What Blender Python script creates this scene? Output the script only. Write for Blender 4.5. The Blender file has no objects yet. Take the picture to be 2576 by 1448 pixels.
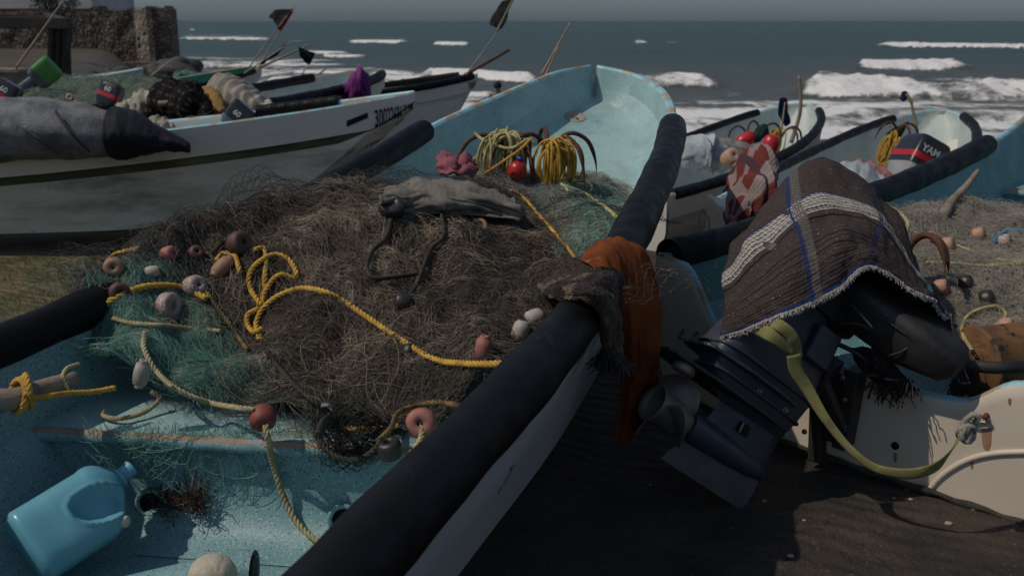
import bpy, bmesh, math, random
import numpy as np
from mathutils import Vector, Matrix
random.seed(7); np.random.seed(7)
S = bpy.context.scene; COL = S.collection
R = math.radians; PI = math.pi
# ------------------------------------------------------------ camera
H = 1.8
cd = bpy.data.cameras.new('camera'); cam = bpy.data.objects.new('camera', cd); COL.objects.link(cam)
cam.location = (0, 0, H); cam.rotation_euler = (R(75), 0, 0)
cd.lens = 35; cd.sensor_width = 36; cd.clip_end = 40000; cd.clip_start = .05
cd.dof.use_dof = True; cd.dof.focus_distance = 3.5; cd.dof.aperture_fstop = 4.0; cd.dof.aperture_blades = 7
S.camera = cam
# ------------------------------------------------------------ sky, sun, exposure
SUN_EL = R(53); SUN_DIR = Vector((-.94, -.26, 0)).normalized()
w = bpy.data.worlds.new('World'); S.world = w; w.use_nodes = True
wn = w.node_tree.nodes; wl = w.node_tree.links; wn.clear()
sky = wn.new('ShaderNodeTexSky'); sky.sky_type = 'NISHITA'; sky.sun_disc = False
sky.sun_elevation = SUN_EL; sky.sun_rotation = math.atan2(SUN_DIR.x, SUN_DIR.y)
sky.air_density = 1.4; sky.dust_density = 1.2; sky.ozone_density = 3.0
hs = wn.new('ShaderNodeHueSaturation'); hs.inputs['Saturation'].default_value = .42
mx = wn.new('ShaderNodeMix'); mx.data_type = 'RGBA'; mx.blend_type = 'MULTIPLY'; mx.inputs[0].default_value = 1
mx.inputs[7].default_value = (.72, .90, 1.14, 1)
bg = wn.new('ShaderNodeBackground'); bg.inputs[1].default_value = .118
wo = wn.new('ShaderNodeOutputWorld')
wl.new(sky.outputs[0], hs.inputs['Color']); wl.new(hs.outputs[0], mx.inputs[6]); wl.new(mx.outputs[2], bg.inputs[0]); wl.new(bg.outputs[0], wo.inputs[0])
sl = bpy.data.lights.new('sun', 'SUN'); sl.energy = 5.0; sl.angle = R(.6); sl.color = (1, .90, .76)
so = bpy.data.objects.new('sun', sl); COL.objects.link(so)
tosun = Vector((SUN_DIR.x*math.cos(SUN_EL), SUN_DIR.y*math.cos(SUN_EL), math.sin(SUN_EL)))
so.rotation_euler = tosun.to_track_quat('Z', 'Y').to_euler(); so.location = tosun*30
S.view_settings.view_transform = 'Standard'; S.view_settings.look = 'None'; S.view_settings.gamma = 1
S.view_settings.exposure = -1.16
S.render.engine = 'CYCLES'
S.cycles.max_bounces = 5; S.cycles.transparent_max_bounces = 6
# ------------------------------------------------------------ helpers
C15, S15 = math.cos(R(15)), math.sin(R(15))
def at(px, py, z=None, Y=None, t=None):
    """pixel of a 2576 x 1448 picture -> world point at a height, a distance or a ray length"""
    x = (px-1288)/2504; v = (724-py)/2504
    dy = C15+v*S15; dz = -S15+v*C15
    if z is not None: t = (H-z)/(-dz)
    elif Y is not None: t = Y/dy
    return Vector((x*t, dy*t, H+dz*t))
def V(*a): return Vector(a)
def catmull(P, n):
    P = [Vector(p) for p in P]
    out = []
    m = len(P)-1
    for k in range(n):
        f = k/(n-1)*m; i = min(int(f), m-1); u = f-i
        p1, p2 = P[i], P[i+1]
        p0 = P[i-1] if i > 0 else p1*2-p2
        p3 = P[i+2] if i+2 <= m else p2*2-p1
        out.append(.5*((2*p1)+(-p0+p2)*u+(2*p0-5*p1+4*p2-p3)*u*u+(-p0+3*p1-3*p2+p3)*u**3))
    return out
def arclen(P, n):
    """resample a smooth curve through P into n evenly spaced points"""
    Q = catmull(P, max(60, n*3)); d = [0]
    for a, b in zip(Q, Q[1:]): d.append(d[-1]+(b-a).length)
    out = []; j = 0
    for k in range(n):
        s = d[-1]*k/(n-1)
        while j < len(d)-2 and d[j+1] < s: j += 1
        L = d[j+1]-d[j]
        out.append(Q[j].lerp(Q[j+1], (s-d[j])/L if L > 1e-9 else 0))
    return out
def plen(P): return sum((b-a).length for a, b in zip(P, P[1:]))
class MB:
    def __init__(s): s.v = []; s.f = []; s.m = []; s.uv = []
    def add(s, vs, fs, mi=0, uvs=None):
        o = len(s.v); s.v += [tuple(x) for x in vs]; s.f += [tuple(i+o for i in f) for f in fs]; s.m += [mi]*len(fs)
        if uvs is not None: s.uv += [tuple(u) for u in uvs]
        return s
    def box(s, c, h, M=None, mi=0):
        vs = [Vector((c[0]+sx*h[0], c[1]+sy*h[1], c[2]+sz*h[2])) for sz in (-1, 1) for sy in (-1, 1) for sx in (-1, 1)]
        if M: vs = [M @ v for v in vs]
        return s.add(vs, [(0,2,3,1),(4,5,7,6),(0,1,5,4),(2,6,7,3),(0,4,6,2),(1,3,7,5)], mi)
    def tube(s, P, r, n=8, cap=True, mi=0, closed=False):
        P = [Vector(p) for p in P]; k = len(P)
        if not hasattr(r, '__len__'): r = [r]*k
        vs = []; up = None
        for i, p in enumerate(P):
            if closed: t = P[(i+1) % k]-P[i-1]
            else: t = P[min(i+1, k-1)]-P[max(i-1, 0)]
            t = t.normalized() if t.length > 1e-9 else V(0,0,1)
            if up is None: up = t.orthogonal().normalized()
            up = (up-t*up.dot(t)); up = up.normalized() if up.length > 1e-6 else t.orthogonal().normalized()
            b = t.cross(up)
            vs += [p+(up*math.cos(2*PI*j/n)+b*math.sin(2*PI*j/n))*r[i] for j in range(n)]
        fs = [(i*n+j, i*n+(j+1) % n, (i+1)*n+(j+1) % n, (i+1)*n+j) for i in range(k-1) for j in range(n)]
        if closed: fs += [((k-1)*n+j, (k-1)*n+(j+1) % n, (j+1) % n, j) for j in range(n)]
        elif cap: fs += [tuple(range(n))[::-1], tuple((k-1)*n+j for j in range(n))]
        return s.add(vs, fs, mi)
    def loft(s, secs, M=None, n=28, mi=0, cap=True):
        """sections (z, cx, cy, hx, hy, power) stacked along Z"""
        vs = []
        for z, cx, cy, hx, hy, e in secs:
            for j in range(n):
                a = 2*PI*j/n; c, q = math.cos(a), math.sin(a)
                v = V(cx+hx*math.copysign(abs(c)**(2/e), c), cy+hy*math.copysign(abs(q)**(2/e), q), z)
                vs.append(M @ v if M else v)
        k = len(secs)
        fs = [(i*n+j, i*n+(j+1) % n, (i+1)*n+(j+1) % n, (i+1)*n+j) for i in range(k-1) for j in range(n)]
        if cap: fs += [tuple(range(n))[::-1], tuple((k-1)*n+j for j in range(n))]
        return s.add(vs, fs, mi)
    def lathe(s, prof, M=None, n=20, mi=0):
        vs = []
        for r, z in prof:
            for j in range(n):
                a = 2*PI*j/n; v = V(r*math.cos(a), r*math.sin(a), z); vs.append(M @ v if M else v)
        k = len(prof)
        return s.add(vs, [(i*n+j, i*n+(j+1) % n, (i+1)*n+(j+1) % n, (i+1)*n+j) for i in range(k-1) for j in range(n)], mi)
    def slab(s, poly, th, M=None, mi=0):
        """flat outline (x, y) with a thickness along z"""
        n = len(poly); vs = [V(x, y, 0) for x, y in poly]+[V(x, y, th) for x, y in poly]
        if M: vs = [M @ v for v in vs]
        return s.add(vs, [tuple(range(n))[::-1], tuple(range(n, 2*n))]+[(i, (i+1) % n, n+(i+1) % n, n+i) for i in range(n)], mi)
def mesh_obj(name, mb, mats, parent=None, smooth=True, origin=None):
    if isinstance(mb, MB): vs = np.array(mb.v, dtype=np.float64).reshape(-1, 3); fs = mb.f; mis = mb.m; uv = mb.uv
    else: vs, fs = mb; mis = None; uv = None
    if origin is None: origin = parent['_o'] if (parent is not None and '_o' in parent) else (0, 0, 0)
    vs = vs-np.array(origin)
    me = bpy.data.meshes.new(name)
    if isinstance(fs, np.ndarray):
        k = fs.shape[1]
        me.vertices.add(len(vs)); me.vertices.foreach_set('co', vs.ravel())
        me.loops.add(fs.size); me.loops.foreach_set('vertex_index', fs.ravel().astype(np.int32))
        me.polygons.add(len(fs)); me.polygons.foreach_set('loop_start', np.arange(0, fs.size, k, dtype=np.int32))
        me.update(calc_edges=True)
    else:
        me.from_pydata(vs.tolist(), [], fs)
    if not isinstance(mats, (list, tuple)): mats = [mats]
    for m in mats: me.materials.append(m)
    if mis and max(mis): me.polygons.foreach_set('material_index', mis)
    if smooth: me.polygons.foreach_set('use_smooth', [True]*len(me.polygons))
    if uv:
        ul = me.uv_layers.new(name='UVMap'); li = np.zeros(len(me.loops), dtype=np.int32); me.loops.foreach_get('vertex_index', li)
        ul.data.foreach_set('uv', np.array(uv)[li].ravel())
    me.update()
    o = bpy.data.objects.new(name, me); COL.objects.link(o)
    if parent is not None:
        o.parent = parent
    else: o.location = origin
    o['_o'] = list(origin)
    if smooth == 'edge':
        md = o.modifiers.new('edges', 'EDGE_SPLIT'); md.split_angle = R(35)
    return o
def tag(o, label, cat, group=None, kind=None):
    if label: o['label'] = label
    if cat: o['category'] = cat
    if group: o['group'] = group
    if kind: o['kind'] = kind
    return o
def thing(name, label, cat, loc=(0,0,0), group=None):
    o = bpy.data.objects.new(name, None); COL.objects.link(o); o.location = loc; o['_o'] = list(loc); o.empty_display_size = .1
    return tag(o, label, cat, group)
def sol(o, th, off=0):
    m = o.modifiers.new('thick', 'SOLIDIFY'); m.thickness = th; m.offset = off; return o
def bev(o, wd, seg=2):
    m = o.modifiers.new('bevel', 'BEVEL'); m.width = wd; m.segments = seg; m.limit_method = 'ANGLE'; m.angle_limit = R(40); return o
def snz(x, y, seed=0, n=9, base=1.0):
    """cheap smooth 2-D noise, about -1..1, works on arrays"""
    rs = np.random.RandomState(seed); out = 0; tot = 0
    for i in range(n):
        a = rs.rand()*2*PI; f = base*(.6+2.4*rs.rand()**1.5); am = 1/(.5+f/base)
        out = out+am*np.sin((x*np.cos(a)+y*np.sin(a))*f*2*PI+rs.rand()*2*PI); tot += am
    return out/tot*1.6
# ------------------------------------------------------------ materials
def mat(name, col, rough=.6, col2=None, scale=6, lo=.4, hi=.65, bump=0, bscale=60, metal=0, specks=(), stains=(), stretch=(1,1,1), spec=.5, trans=0, sub=0, rough2=None, coat=0):
    m = bpy.data.materials.new(name); m.use_nodes = True; nt = m.node_tree; N = nt.nodes; L = nt.links
    b = N['Principled BSDF']; b.inputs['Roughness'].default_value = rough; b.inputs['Metallic'].default_value = metal
    b.inputs['Specular IOR Level'].default_value = spec
    if coat: b.inputs['Coat Weight'].default_value = coat; b.inputs['Coat Roughness'].default_value = .2
    if trans: b.inputs['Transmission Weight'].default_value = trans
    if sub: b.inputs['Subsurface Weight'].default_value = sub; b.inputs['Subsurface Radius'].default_value = (.03,.03,.03)
    tc = N.new('ShaderNodeTexCoord'); mp = N.new('ShaderNodeMapping'); mp.inputs['Scale'].default_value = stretch
    L.new(tc.outputs['Object'], mp.inputs[0]); co = mp.outputs[0]
    def noise(sc, det=8, ro=.6, src=None):
        n = N.new('ShaderNodeTexNoise'); n.inputs['Scale'].default_value = sc; n.inputs['Detail'].default_value = det; n.inputs['Roughness'].default_value = ro
        L.new(src or co, n.inputs['Vector']); return n.outputs['Fac']
    def ramp(fac, lo, hi):
        r = N.new('ShaderNodeMapRange'); r.inputs[1].default_value = lo; r.inputs[2].default_value = hi; L.new(fac, r.inputs[0]); return r.outputs[0]
    def mix(fac, a, bb):
        x = N.new('ShaderNodeMix'); x.data_type = 'RGBA'; L.new(fac, x.inputs[0])
        if isinstance(a, tuple): x.inputs[6].default_value = (*a, 1)
        else: L.new(a, x.inputs[6])
        x.inputs[7].default_value = (*bb, 1); return x.outputs[2]
    if col2 is None: col2 = tuple(c*.72 for c in col)
    cur = mix(ramp(noise(scale), lo, hi), col, col2)
    for (sc, fs, amt, c) in specks:       # scale, radius, fraction kept, colour
        vo = N.new('ShaderNodeTexVoronoi'); vo.inputs['Scale'].default_value = sc; L.new(tc.outputs['Object'], vo.inputs['Vector'])
        lt = N.new('ShaderNodeMath'); lt.operation = 'LESS_THAN'; L.new(vo.outputs['Distance'], lt.inputs[0]); lt.inputs[1].default_value = fs
        sp = N.new('ShaderNodeSeparateColor'); L.new(vo.outputs['Color'], sp.inputs[0])
        l2 = N.new('ShaderNodeMath'); l2.operation = 'LESS_THAN'; L.new(sp.outputs[0], l2.inputs[0]); l2.inputs[1].default_value = amt
        mu = N.new('ShaderNodeMath'); mu.operation = 'MULTIPLY'; L.new(lt.outputs[0], mu.inputs[0]); L.new(l2.outputs[0], mu.inputs[1])
        cur = mix(mu.outputs[0], cur, c)
    for (sc, a, bb, c) in stains:         # scale, lo, hi, colour
        cur = mix(ramp(noise(sc, 10, .68), a, bb), cur, c)
    L.new(cur, b.inputs['Base Color'])
    if rough2 is not None:
        rr = N.new('ShaderNodeMapRange'); rr.inputs[1].default_value = .35; rr.inputs[2].default_value = .7; rr.inputs[3].default_value = rough; rr.inputs[4].default_value = rough2
        L.new(noise(scale*2.3), rr.inputs[0]); L.new(rr.outputs[0], b.inputs['Roughness'])
    if bump:
        bn = N.new('ShaderNodeBump'); bn.inputs['Strength'].default_value = min(1, bump); bn.inputs['Distance'].default_value = .004*max(1, bump)
        L.new(noise(bscale, 6, .65), bn.inputs['Height']); L.new(bn.outputs[0], b.inputs['Normal'])
    return m
SPK = ((105,.30,.50,(.34,.41,.41)), (88,.25,.38,(.02,.06,.14)), (180,.32,.35,(.05,.12,.20)), (160,.3,.35,(.38,.43,.41)))
SPKF = ((46,.25,.25,(.42,.52,.55)), (50,.22,.22,(.08,.18,.26)))
MT = {}
MT['blue_in'] = mat('speckled_blue_gelcoat', (.175,.32,.34), .42, (.125,.245,.265), 3, specks=SPK, stains=((2.2,.66,.80,(.17,.14,.09)),), bump=.35, bscale=90, rough2=.6)
MT['blue_bow'] = mat('blue_gelcoat', (.30,.44,.44), .5, (.22,.35,.36), 4, specks=SPKF, stains=((2.6,.58,.76,(.30,.25,.17)), (7,.63,.72,(.20,.13,.08)), (24,.70,.74,(.10,.06,.04))), bump=.3, bscale=70)
MT['teal_in'] = mat('worn_teal_interior', (.12,.25,.27), .5, (.085,.185,.205), 3, specks=SPKF, stains=((3,.62,.78,(.14,.12,.08)),), bump=.3, bscale=60)
MT['rim'] = mat('worn_blue_rim', (.25,.48,.55), .5, (.33,.27,.18), 9, lo=.5, hi=.56, stains=((14,.66,.70,(.10,.07,.05)),), bump=.5, bscale=50)
MT['ledge'] = mat('chipped_edge', (.28,.21,.15), .75, (.20,.34,.38), 10, lo=.60, hi=.66, stains=((22,.6,.66,(.09,.06,.05)),), bump=1.2, bscale=60)
MT['white_hull'] = mat('dirty_white_gelcoat', (.64,.60,.54), .5, (.54,.50,.44), 1.6, lo=.35, hi=.7, stains=((1.3,.60,.86,(.12,.12,.06)), (34,.74,.78,(.05,.05,.04))), bump=.15, bscale=20, stretch=(.5,.5,2.0))
MT['old_hull'] = mat('algae_stained_hull', (.68,.63,.53), .6, (.48,.45,.36), 2.0, lo=.35, hi=.65, stains=((2.4,.50,.78,(.10,.10,.05)), (28,.64,.69,(.035,.04,.025)), (9,.66,.73,(.06,.062,.04))), bump=.2, bscale=24, stretch=(.4,.4,1.6))
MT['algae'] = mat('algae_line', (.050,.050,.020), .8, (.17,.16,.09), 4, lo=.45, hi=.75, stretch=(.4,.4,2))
MT['grey_hull'] = mat('grey_white_hull', (.50,.49,.48), .45, (.40,.39,.38), 1.2, lo=.3, hi=.7, specks=((40,.12,.15,(.05,.05,.05)),), stains=((5,.68,.74,(.20,.19,.16)), (1.5,.72,.85,(.05,.05,.045))), bump=.12, bscale=30)
MT['cream'] = mat('cream_gelcoat', (.62,.54,.44), .45, (.52,.45,.36), 2.2, lo=.35, hi=.7, stains=((3,.68,.82,(.25,.15,.07)), (30,.73,.76,(.10,.06,.03))), bump=.1, bscale=20)
MT['pale_in'] = mat('pale_blue_interior', (.44,.49,.46), .5, (.33,.38,.36), 2.5, stains=((3,.60,.78,(.22,.20,.13)),), bump=.2)
MT['pipe'] = mat('black_rubber_pipe', (.0035,.0035,.0045), .42, (.007,.007,.008), 5, lo=.4, hi=.7, stains=((6,.60,.80,(.030,.030,.034)), (2.5,.66,.76,(.022,.020,.018)), (30,.69,.73,(.075,.075,.078)), (70,.70,.73,(.12,.12,.12))), bump=.5, bscale=14, rough2=.66, spec=.16)
MT['black'] = mat('black_paint', (.010,.010,.011), .6, spec=.2)
MT['green_in'] = mat('green_interior', (.03,.20,.13), .5, (.02,.13,.09), 3)
MT['tan'] = mat('tan_fibre', (.35,.25,.16), .7)
MT['navy_text'] = mat('navy_lettering', (.03,.05,.22), .5)
# ------------------------------------------------------------ ground, sea
SEA = -1.2
def gz(x, y):
    x = np.asarray(x, float); y = np.asarray(y, float)
    z = -.0*y - np.clip((y-9)/19, 0, 1)**1.3*1.35
    z = z - np.clip((y-27), 0, 60)*.06
    hill = np.clip((-x-.335*np.clip(y, 10, 90)+.4-np.clip(y-90,0,999)*3)/(2+y*.04), 0, 1); hill = hill*hill*(3-2*hill)
    z = z*(1-hill) + hill*(-.02+np.clip((y-26)/30, 0, 1)*.25)
    return z + .012*snz(x, y, 3, base=.5)
ys = np.concatenate([np.linspace(-12, 14, 150), np.geomspace(14.2, 30000, 130)])
us = np.linspace(-1, 1, 261)
vv = []; 
for y in ys:
    wdt = 14+max(0, y)*1.4
    xx = us*wdt; zz = gz(xx, np.full_like(xx, y))
    vv.append(np.stack([xx, np.full_like(xx, y), zz], 1))
vv = np.concatenate(vv); n = len(us)
def gridf(r, c):
    i, j = np.meshgrid(np.arange(r-1), np.arange(c-1), indexing='ij'); a = (i*c+j).ravel()
    return np.stack([a, a+1, a+c+1, a+c], 1)
mg = bpy.data.materials.new('ground_surface'); mg.use_nodes = True
def ground_nodes(m):
    N = m.node_tree.nodes; L = m.node_tree.links; b = N['Principled BSDF']; b.inputs['Roughness'].default_value = .8
    tc = N.new('ShaderNodeTexCoord'); sx = N.new('ShaderNodeSeparateXYZ'); L.new(tc.outputs['Object'], sx.inputs[0])
    def noise(sc, det=8, st=(1,1,1), ro=.6):
        mp = N.new('ShaderNodeMapping'); mp.inputs['Scale'].default_value = st; L.new(tc.outputs['Object'], mp.inputs[0])
        n = N.new('ShaderNodeTexNoise'); n.inputs['Scale'].default_value = sc; n.inputs['Detail'].default_value = det; n.inputs['Roughness'].default_value = ro; L.new(mp.outputs[0], n.inputs['Vector']); return n.outputs['Fac']
    def rng(f, a, c):
        r = N.new('ShaderNodeMapRange'); r.interpolation_type = 'SMOOTHSTEP'; L.new(f, r.inputs[0]); r.inputs[1].default_value = a; r.inputs[2].default_value = c; return r.outputs[0]
    def mixc(f, a, c):
        x = N.new('ShaderNodeMix'); x.data_type = 'RGBA'; L.new(f, x.inputs[0])
        for k, q in ((6, a), (7, c)):
            if isinstance(q, tuple): x.inputs[k].default_value = (*q, 1)
            else: L.new(q, x.inputs[k])
        return x.outputs[2]
    def math_(op, a, c=None):
        x = N.new('ShaderNodeMath'); x.operation = op
        for k, q in ((0, a), (1, c)):
            if q is None: continue
            if isinstance(q, (int, float)): x.inputs[k].default_value = q
            else: L.new(q, x.inputs[k])
        return x.outputs[0]
    # slipway concrete on the right, grass on the left, dark sand towards the sea
    conc = mixc(rng(noise(2.2), .35, .7), (.018,.0145,.0125), (.068,.048,.034))
    conc = mixc(rng(noise(9), .60, .72), conc, (.012,.010,.009))
    conc = mixc(rng(noise(60, 3), .66, .70), conc, (.17,.14,.11))
    grass = mixc(rng(noise(3.5), .35, .62), (.060,.070,.022), (.17,.125,.065))
    grass = mixc(rng(noise(25), .5, .75), grass, (.10,.075,.04))
    sand = mixc(rng(noise(.8), .3, .7), (.055,.052,.050), (.085,.078,.07))
    g = math_('ADD', math_('MULTIPLY', sx.outputs[0], -1.0), math_('MULTIPLY', noise(.7), 2.0))
    col = mixc(rng(g, 2.2, 2.9), conc, grass)
    far = math_('ADD', math_('ADD', sx.outputs[1], math_('MULTIPLY', noise(.3), 3.0)), math_('MULTIPLY', sx.outputs[0], .27))
    col = mixc(rng(far, 11.5, 14.0), col, sand)
    hillm = rng(math_('SUBTRACT', math_('MULTIPLY', sx.outputs[0], -1), math_('MULTIPLY', sx.outputs[1], .31)), 2, 7)
    hcol = mixc(rng(noise(.5), .4, .6), (.030,.036,.010), (.085,.05,.028))
    col = mixc(math_('MULTIPLY', hillm, rng(sx.outputs[1], 20, 26)), col, hcol)
    L.new(col, b.inputs['Base Color'])
    bn = N.new('ShaderNodeBump'); bn.inputs['Strength'].default_value = .9; bn.inputs['Distance'].default_value = .05
    wv = N.new('ShaderNodeTexWave'); wv.inputs['Scale'].default_value = 3.2; wv.inputs['Distortion'].default_value = 7; wv.inputs['Detail'].default_value = 5
    mp = N.new('ShaderNodeMapping'); mp.inputs['Rotation'].default_value = (0,0,R(112)); L.new(tc.outputs['Object'], mp.inputs[0]); L.new(mp.outputs[0], wv.inputs['Vector'])
    L.new(math_('ADD', math_('MULTIPLY', wv.outputs['Fac'], .5), math_('ADD', noise(14), math_('MULTIPLY', noise(70), .5))), bn.inputs['Height'])
    L.new(bn.outputs[0], b.inputs['Normal'])
ground_nodes(mg)
go = mesh_obj('ground', (vv, gridf(len(ys), n)), mg); tag(go, None, None, None, 'structure')

# breakers: (pixel x from, x to, pixel y of the foot line left, right, foam depth in px, height m, strength)
BR = [
 (430, 720, 101, 103, 15, .50, 1.0), (700, 880, 106, 106, 8, .2, .35), (860, 1062, 108, 111, 12, .5, 1.0), (1078, 1200, 115, 114, 11, .5, 1.0),
 (795, 960, 148, 150, 9, .35, .75), (740, 900, 133, 136, 7, .3, .8), (430, 720, 166, 176, 24, .4, 1.0), (640, 1020, 213, 213, 20, .35, 1.0), (560,1000, 240, 250, 12, .15, .8), (700, 1100, 190, 196, 10, .15, .8),
 (1030, 1400, 196, 212, 20, .5, .95), (1585, 1640, 109, 109, 10, .4, 1.0), (1660, 1740, 108, 109, 6, .2, .5),
 (2165, 2800, 118, 124, 15, .6, 1.0), (2130, 2490, 182, 184, 24, .7, 1.0), (1945, 2900, 235, 268, 44, .85, 1.05),
 (1560, 1850, 218, 224, 26, .6, 1.0), (1690, 2160, 262, 282, 20, .1, .62), (2040, 2900, 300, 318, 30, .2, .66), (1000,1300, 235, 240, 14, .1, .6),
 (470,500,76,76,5,.1,.8),(1860,1872,80,80,4,.1,.8),(2080,2100,86,86,4,.1,.7),(2545,2560,100,100,4,.1,.6)]
def sea_y(py):
    v = (724-py)/2504; return (H-SEA)/(-(-S15+v*C15))*(C15+v*S15)
rowsY = np.concatenate([np.geomspace(20, 75, 240), np.geomspace(75.5, 400, 150), np.geomspace(405, 25000, 70)])
q = np.linspace(-1.0, .95, 900)
XX = rowsY[:, None]*q[None, :]; YY = np.repeat(rowsY[:, None], len(q), 1)
sc = np.clip(rowsY/60, .5, 40)[:, None]
# long swells
Z = SEA + .10*np.sin(YY/4.1+.6*snz(XX/30, YY/30, 5, base=.5)*2) * np.clip(1-(YY-60)/400, 0, 1) + .05*snz(XX/3, YY/1.6, 6, base=.5)*np.clip(1-(YY-60)/300, 0, 1)
F = np.zeros_like(Z)
PXX = 1288+2504*XX/(YY*C15+(H-SEA)*S15)
for k, (x0, x1, ya, yb, dp, hgt, st) in enumerate(BR):
    f = np.clip((PXX-x0)/(x1-x0), 0, 1)
    foot_px = ya+(yb-ya)*f
    wob = snz(XX/9, YY*0, 50+k, base=.6)
    wob2 = snz(XX/2.2, YY*0, 250+k, base=.8)
    Yf = sea_y(foot_px+wob*dp*.16+wob2*dp*.05); Yb = sea_y(foot_px-dp*(.62+.38*np.clip(.5+.8*snz(XX/5, YY*0, 300+k, base=.8), 0, 1.3)))
    win = np.clip((PXX-x0)/ (.16*(x1-x0)+10), 0, 1)*np.clip((x1-PXX)/(.30*(x1-x0)+10), 0, 1)
    win = win*win*(3-2*win)
    win = win*np.clip(.8+.35*snz(XX/6, YY*0, 90+k, base=.7), 0, 1.1)
    dpt = (Yb-Yf); hh = hgt*(np.clip(win*1.5, 0, 1))
    rise = hh*2.0*(Yf/45)**.2
    g = (YY-Yf)/np.maximum(1.2, rise*1.6)
    prof = np.where(g < 0, 0, np.where(g < 1, np.clip(g, 0, 1)**.6, np.exp(-np.clip(g-1, 0, 30)*.35)))
    Z += prof*hh*.85*(1+.14*snz(XX/1.3, YY/1.3, 120+k, base=1.0))
    D = np.maximum(1.6, dpt*.8)
    g2 = (YY-Yf)/D
    fo = np.clip((g2+.05)/.10, 0, 1)*np.clip((1.25-g2)/.9, 0, 1)
    tr = np.exp(-np.clip(g2-.6, 0, 50)*.55)*np.clip((g2-.3)/.4, 0, 1)*.50*np.clip(win*1.4, 0, 1); F = np.maximum(F, tr*st)
    F = np.maximum(F, fo*win*st*(1.3 if dp < 16 else 1.08))
# wash near the beach
yl = 50+45*np.clip((1250-PXX)/500, 0, 1)
ywash = np.clip((yl-YY)/16, 0, 1)
F = np.maximum(F, ywash*(.50+.36*snz(XX/7, YY/2.2, 9, base=.7)+.18*np.clip((50-YY)/20, 0, 1)))
sv = np.stack([XX.ravel(), YY.ravel(), Z.ravel()], 1)
msea = bpy.data.materials.new('sea_water'); msea.use_nodes = True
def sea_nodes(m):
    N = m.node_tree.nodes; L = m.node_tree.links; b = N['Principled BSDF']
    at_ = N.new('ShaderNodeAttribute'); at_.attribute_name = 'foam'
    tc = N.new('ShaderNodeTexCoord')
    def noise(sc, st, det=6, ro=.6):
        mp = N.new('ShaderNodeMapping'); mp.inputs['Scale'].default_value = st; L.new(tc.outputs['Object'], mp.inputs[0])
        n = N.new('ShaderNodeTexNoise'); n.inputs['Scale'].default_value = sc; n.inputs['Detail'].default_value = det; n.inputs['Roughness'].default_value = ro; L.new(mp.outputs[0], n.inputs['Vector']); return n.outputs['Fac']
    def M2(op, a, c):
        x = N.new('ShaderNodeMath'); x.operation = op
        for k, q in ((0, a), (1, c)):
            if isinstance(q, (int, float)): x.inputs[k].default_value = q
            else: L.new(q, x.inputs[k])
        return x.outputs[0]
    f1 = noise(1.3, (1, .55, 1), 8, .7)
    s = M2('ADD', M2('MULTIPLY', at_.outputs['Fac'], 1.0), M2('MULTIPLY', M2('SUBTRACT', f1, .5), 1.7))
    r = N.new('ShaderNodeMapRange'); r.interpolation_type = 'SMOOTHSTEP'; L.new(s, r.inputs[0]); r.inputs[1].default_value = .34; r.inputs[2].default_value = .72
    sx = N.new('ShaderNodeSeparateXYZ'); L.new(tc.outputs['Object'], sx.inputs[0])
    dr = N.new('ShaderNodeMapRange'); L.new(M2('ADD', sx.outputs[1], M2('MULTIPLY', noise(.06, (1, 1.6, 1), 4), 30)), dr.inputs[0]); dr.inputs[1].default_value = 42; dr.inputs[2].default_value = 110
    wc = N.new('ShaderNodeMix'); wc.data_type = 'RGBA'; L.new(dr.outputs[0], wc.inputs[0]); wc.inputs[6].default_value = (.078,.074,.064,1); wc.inputs[7].default_value = (.030,.052,.046,1)
    mc = N.new('ShaderNodeMix'); mc.data_type = 'RGBA'; L.new(r.outputs[0], mc.inputs[0]); L.new(wc.outputs[2], mc.inputs[6]); mc.inputs[7].default_value = (.74,.72,.70,1)
    L.new(mc.outputs[2], b.inputs['Base Color'])
    rr = N.new('ShaderNodeMapRange'); L.new(r.outputs[0], rr.inputs[0]); rr.inputs[3].default_value = .42; rr.inputs[4].default_value = .9; L.new(rr.outputs[0], b.inputs['Roughness'])
    b.inputs['Specular IOR Level'].default_value = .25
    bn = N.new('ShaderNodeBump'); bn.inputs['Strength'].default_value = .8; bn.inputs['Distance'].default_value = .22
    L.new(M2('ADD', M2('ADD', noise(.55, (1, 2.2, 1), 8, .65), M2('MULTIPLY', noise(3, (1, 1.5, 1), 5), .3)), M2('MULTIPLY', M2('MULTIPLY', f1, r.outputs[0]), 1.2)), bn.inputs['Height']); L.new(bn.outputs[0], b.inputs['Normal'])
sea_nodes(msea)
sea = mesh_obj('sea', (sv, gridf(len(rowsY), len(q))), msea); tag(sea, None, None, None, 'structure')
a = sea.data.attributes.new('foam', 'FLOAT', 'POINT'); a.data.foreach_set('value', F.ravel().astype(np.float32))
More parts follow.
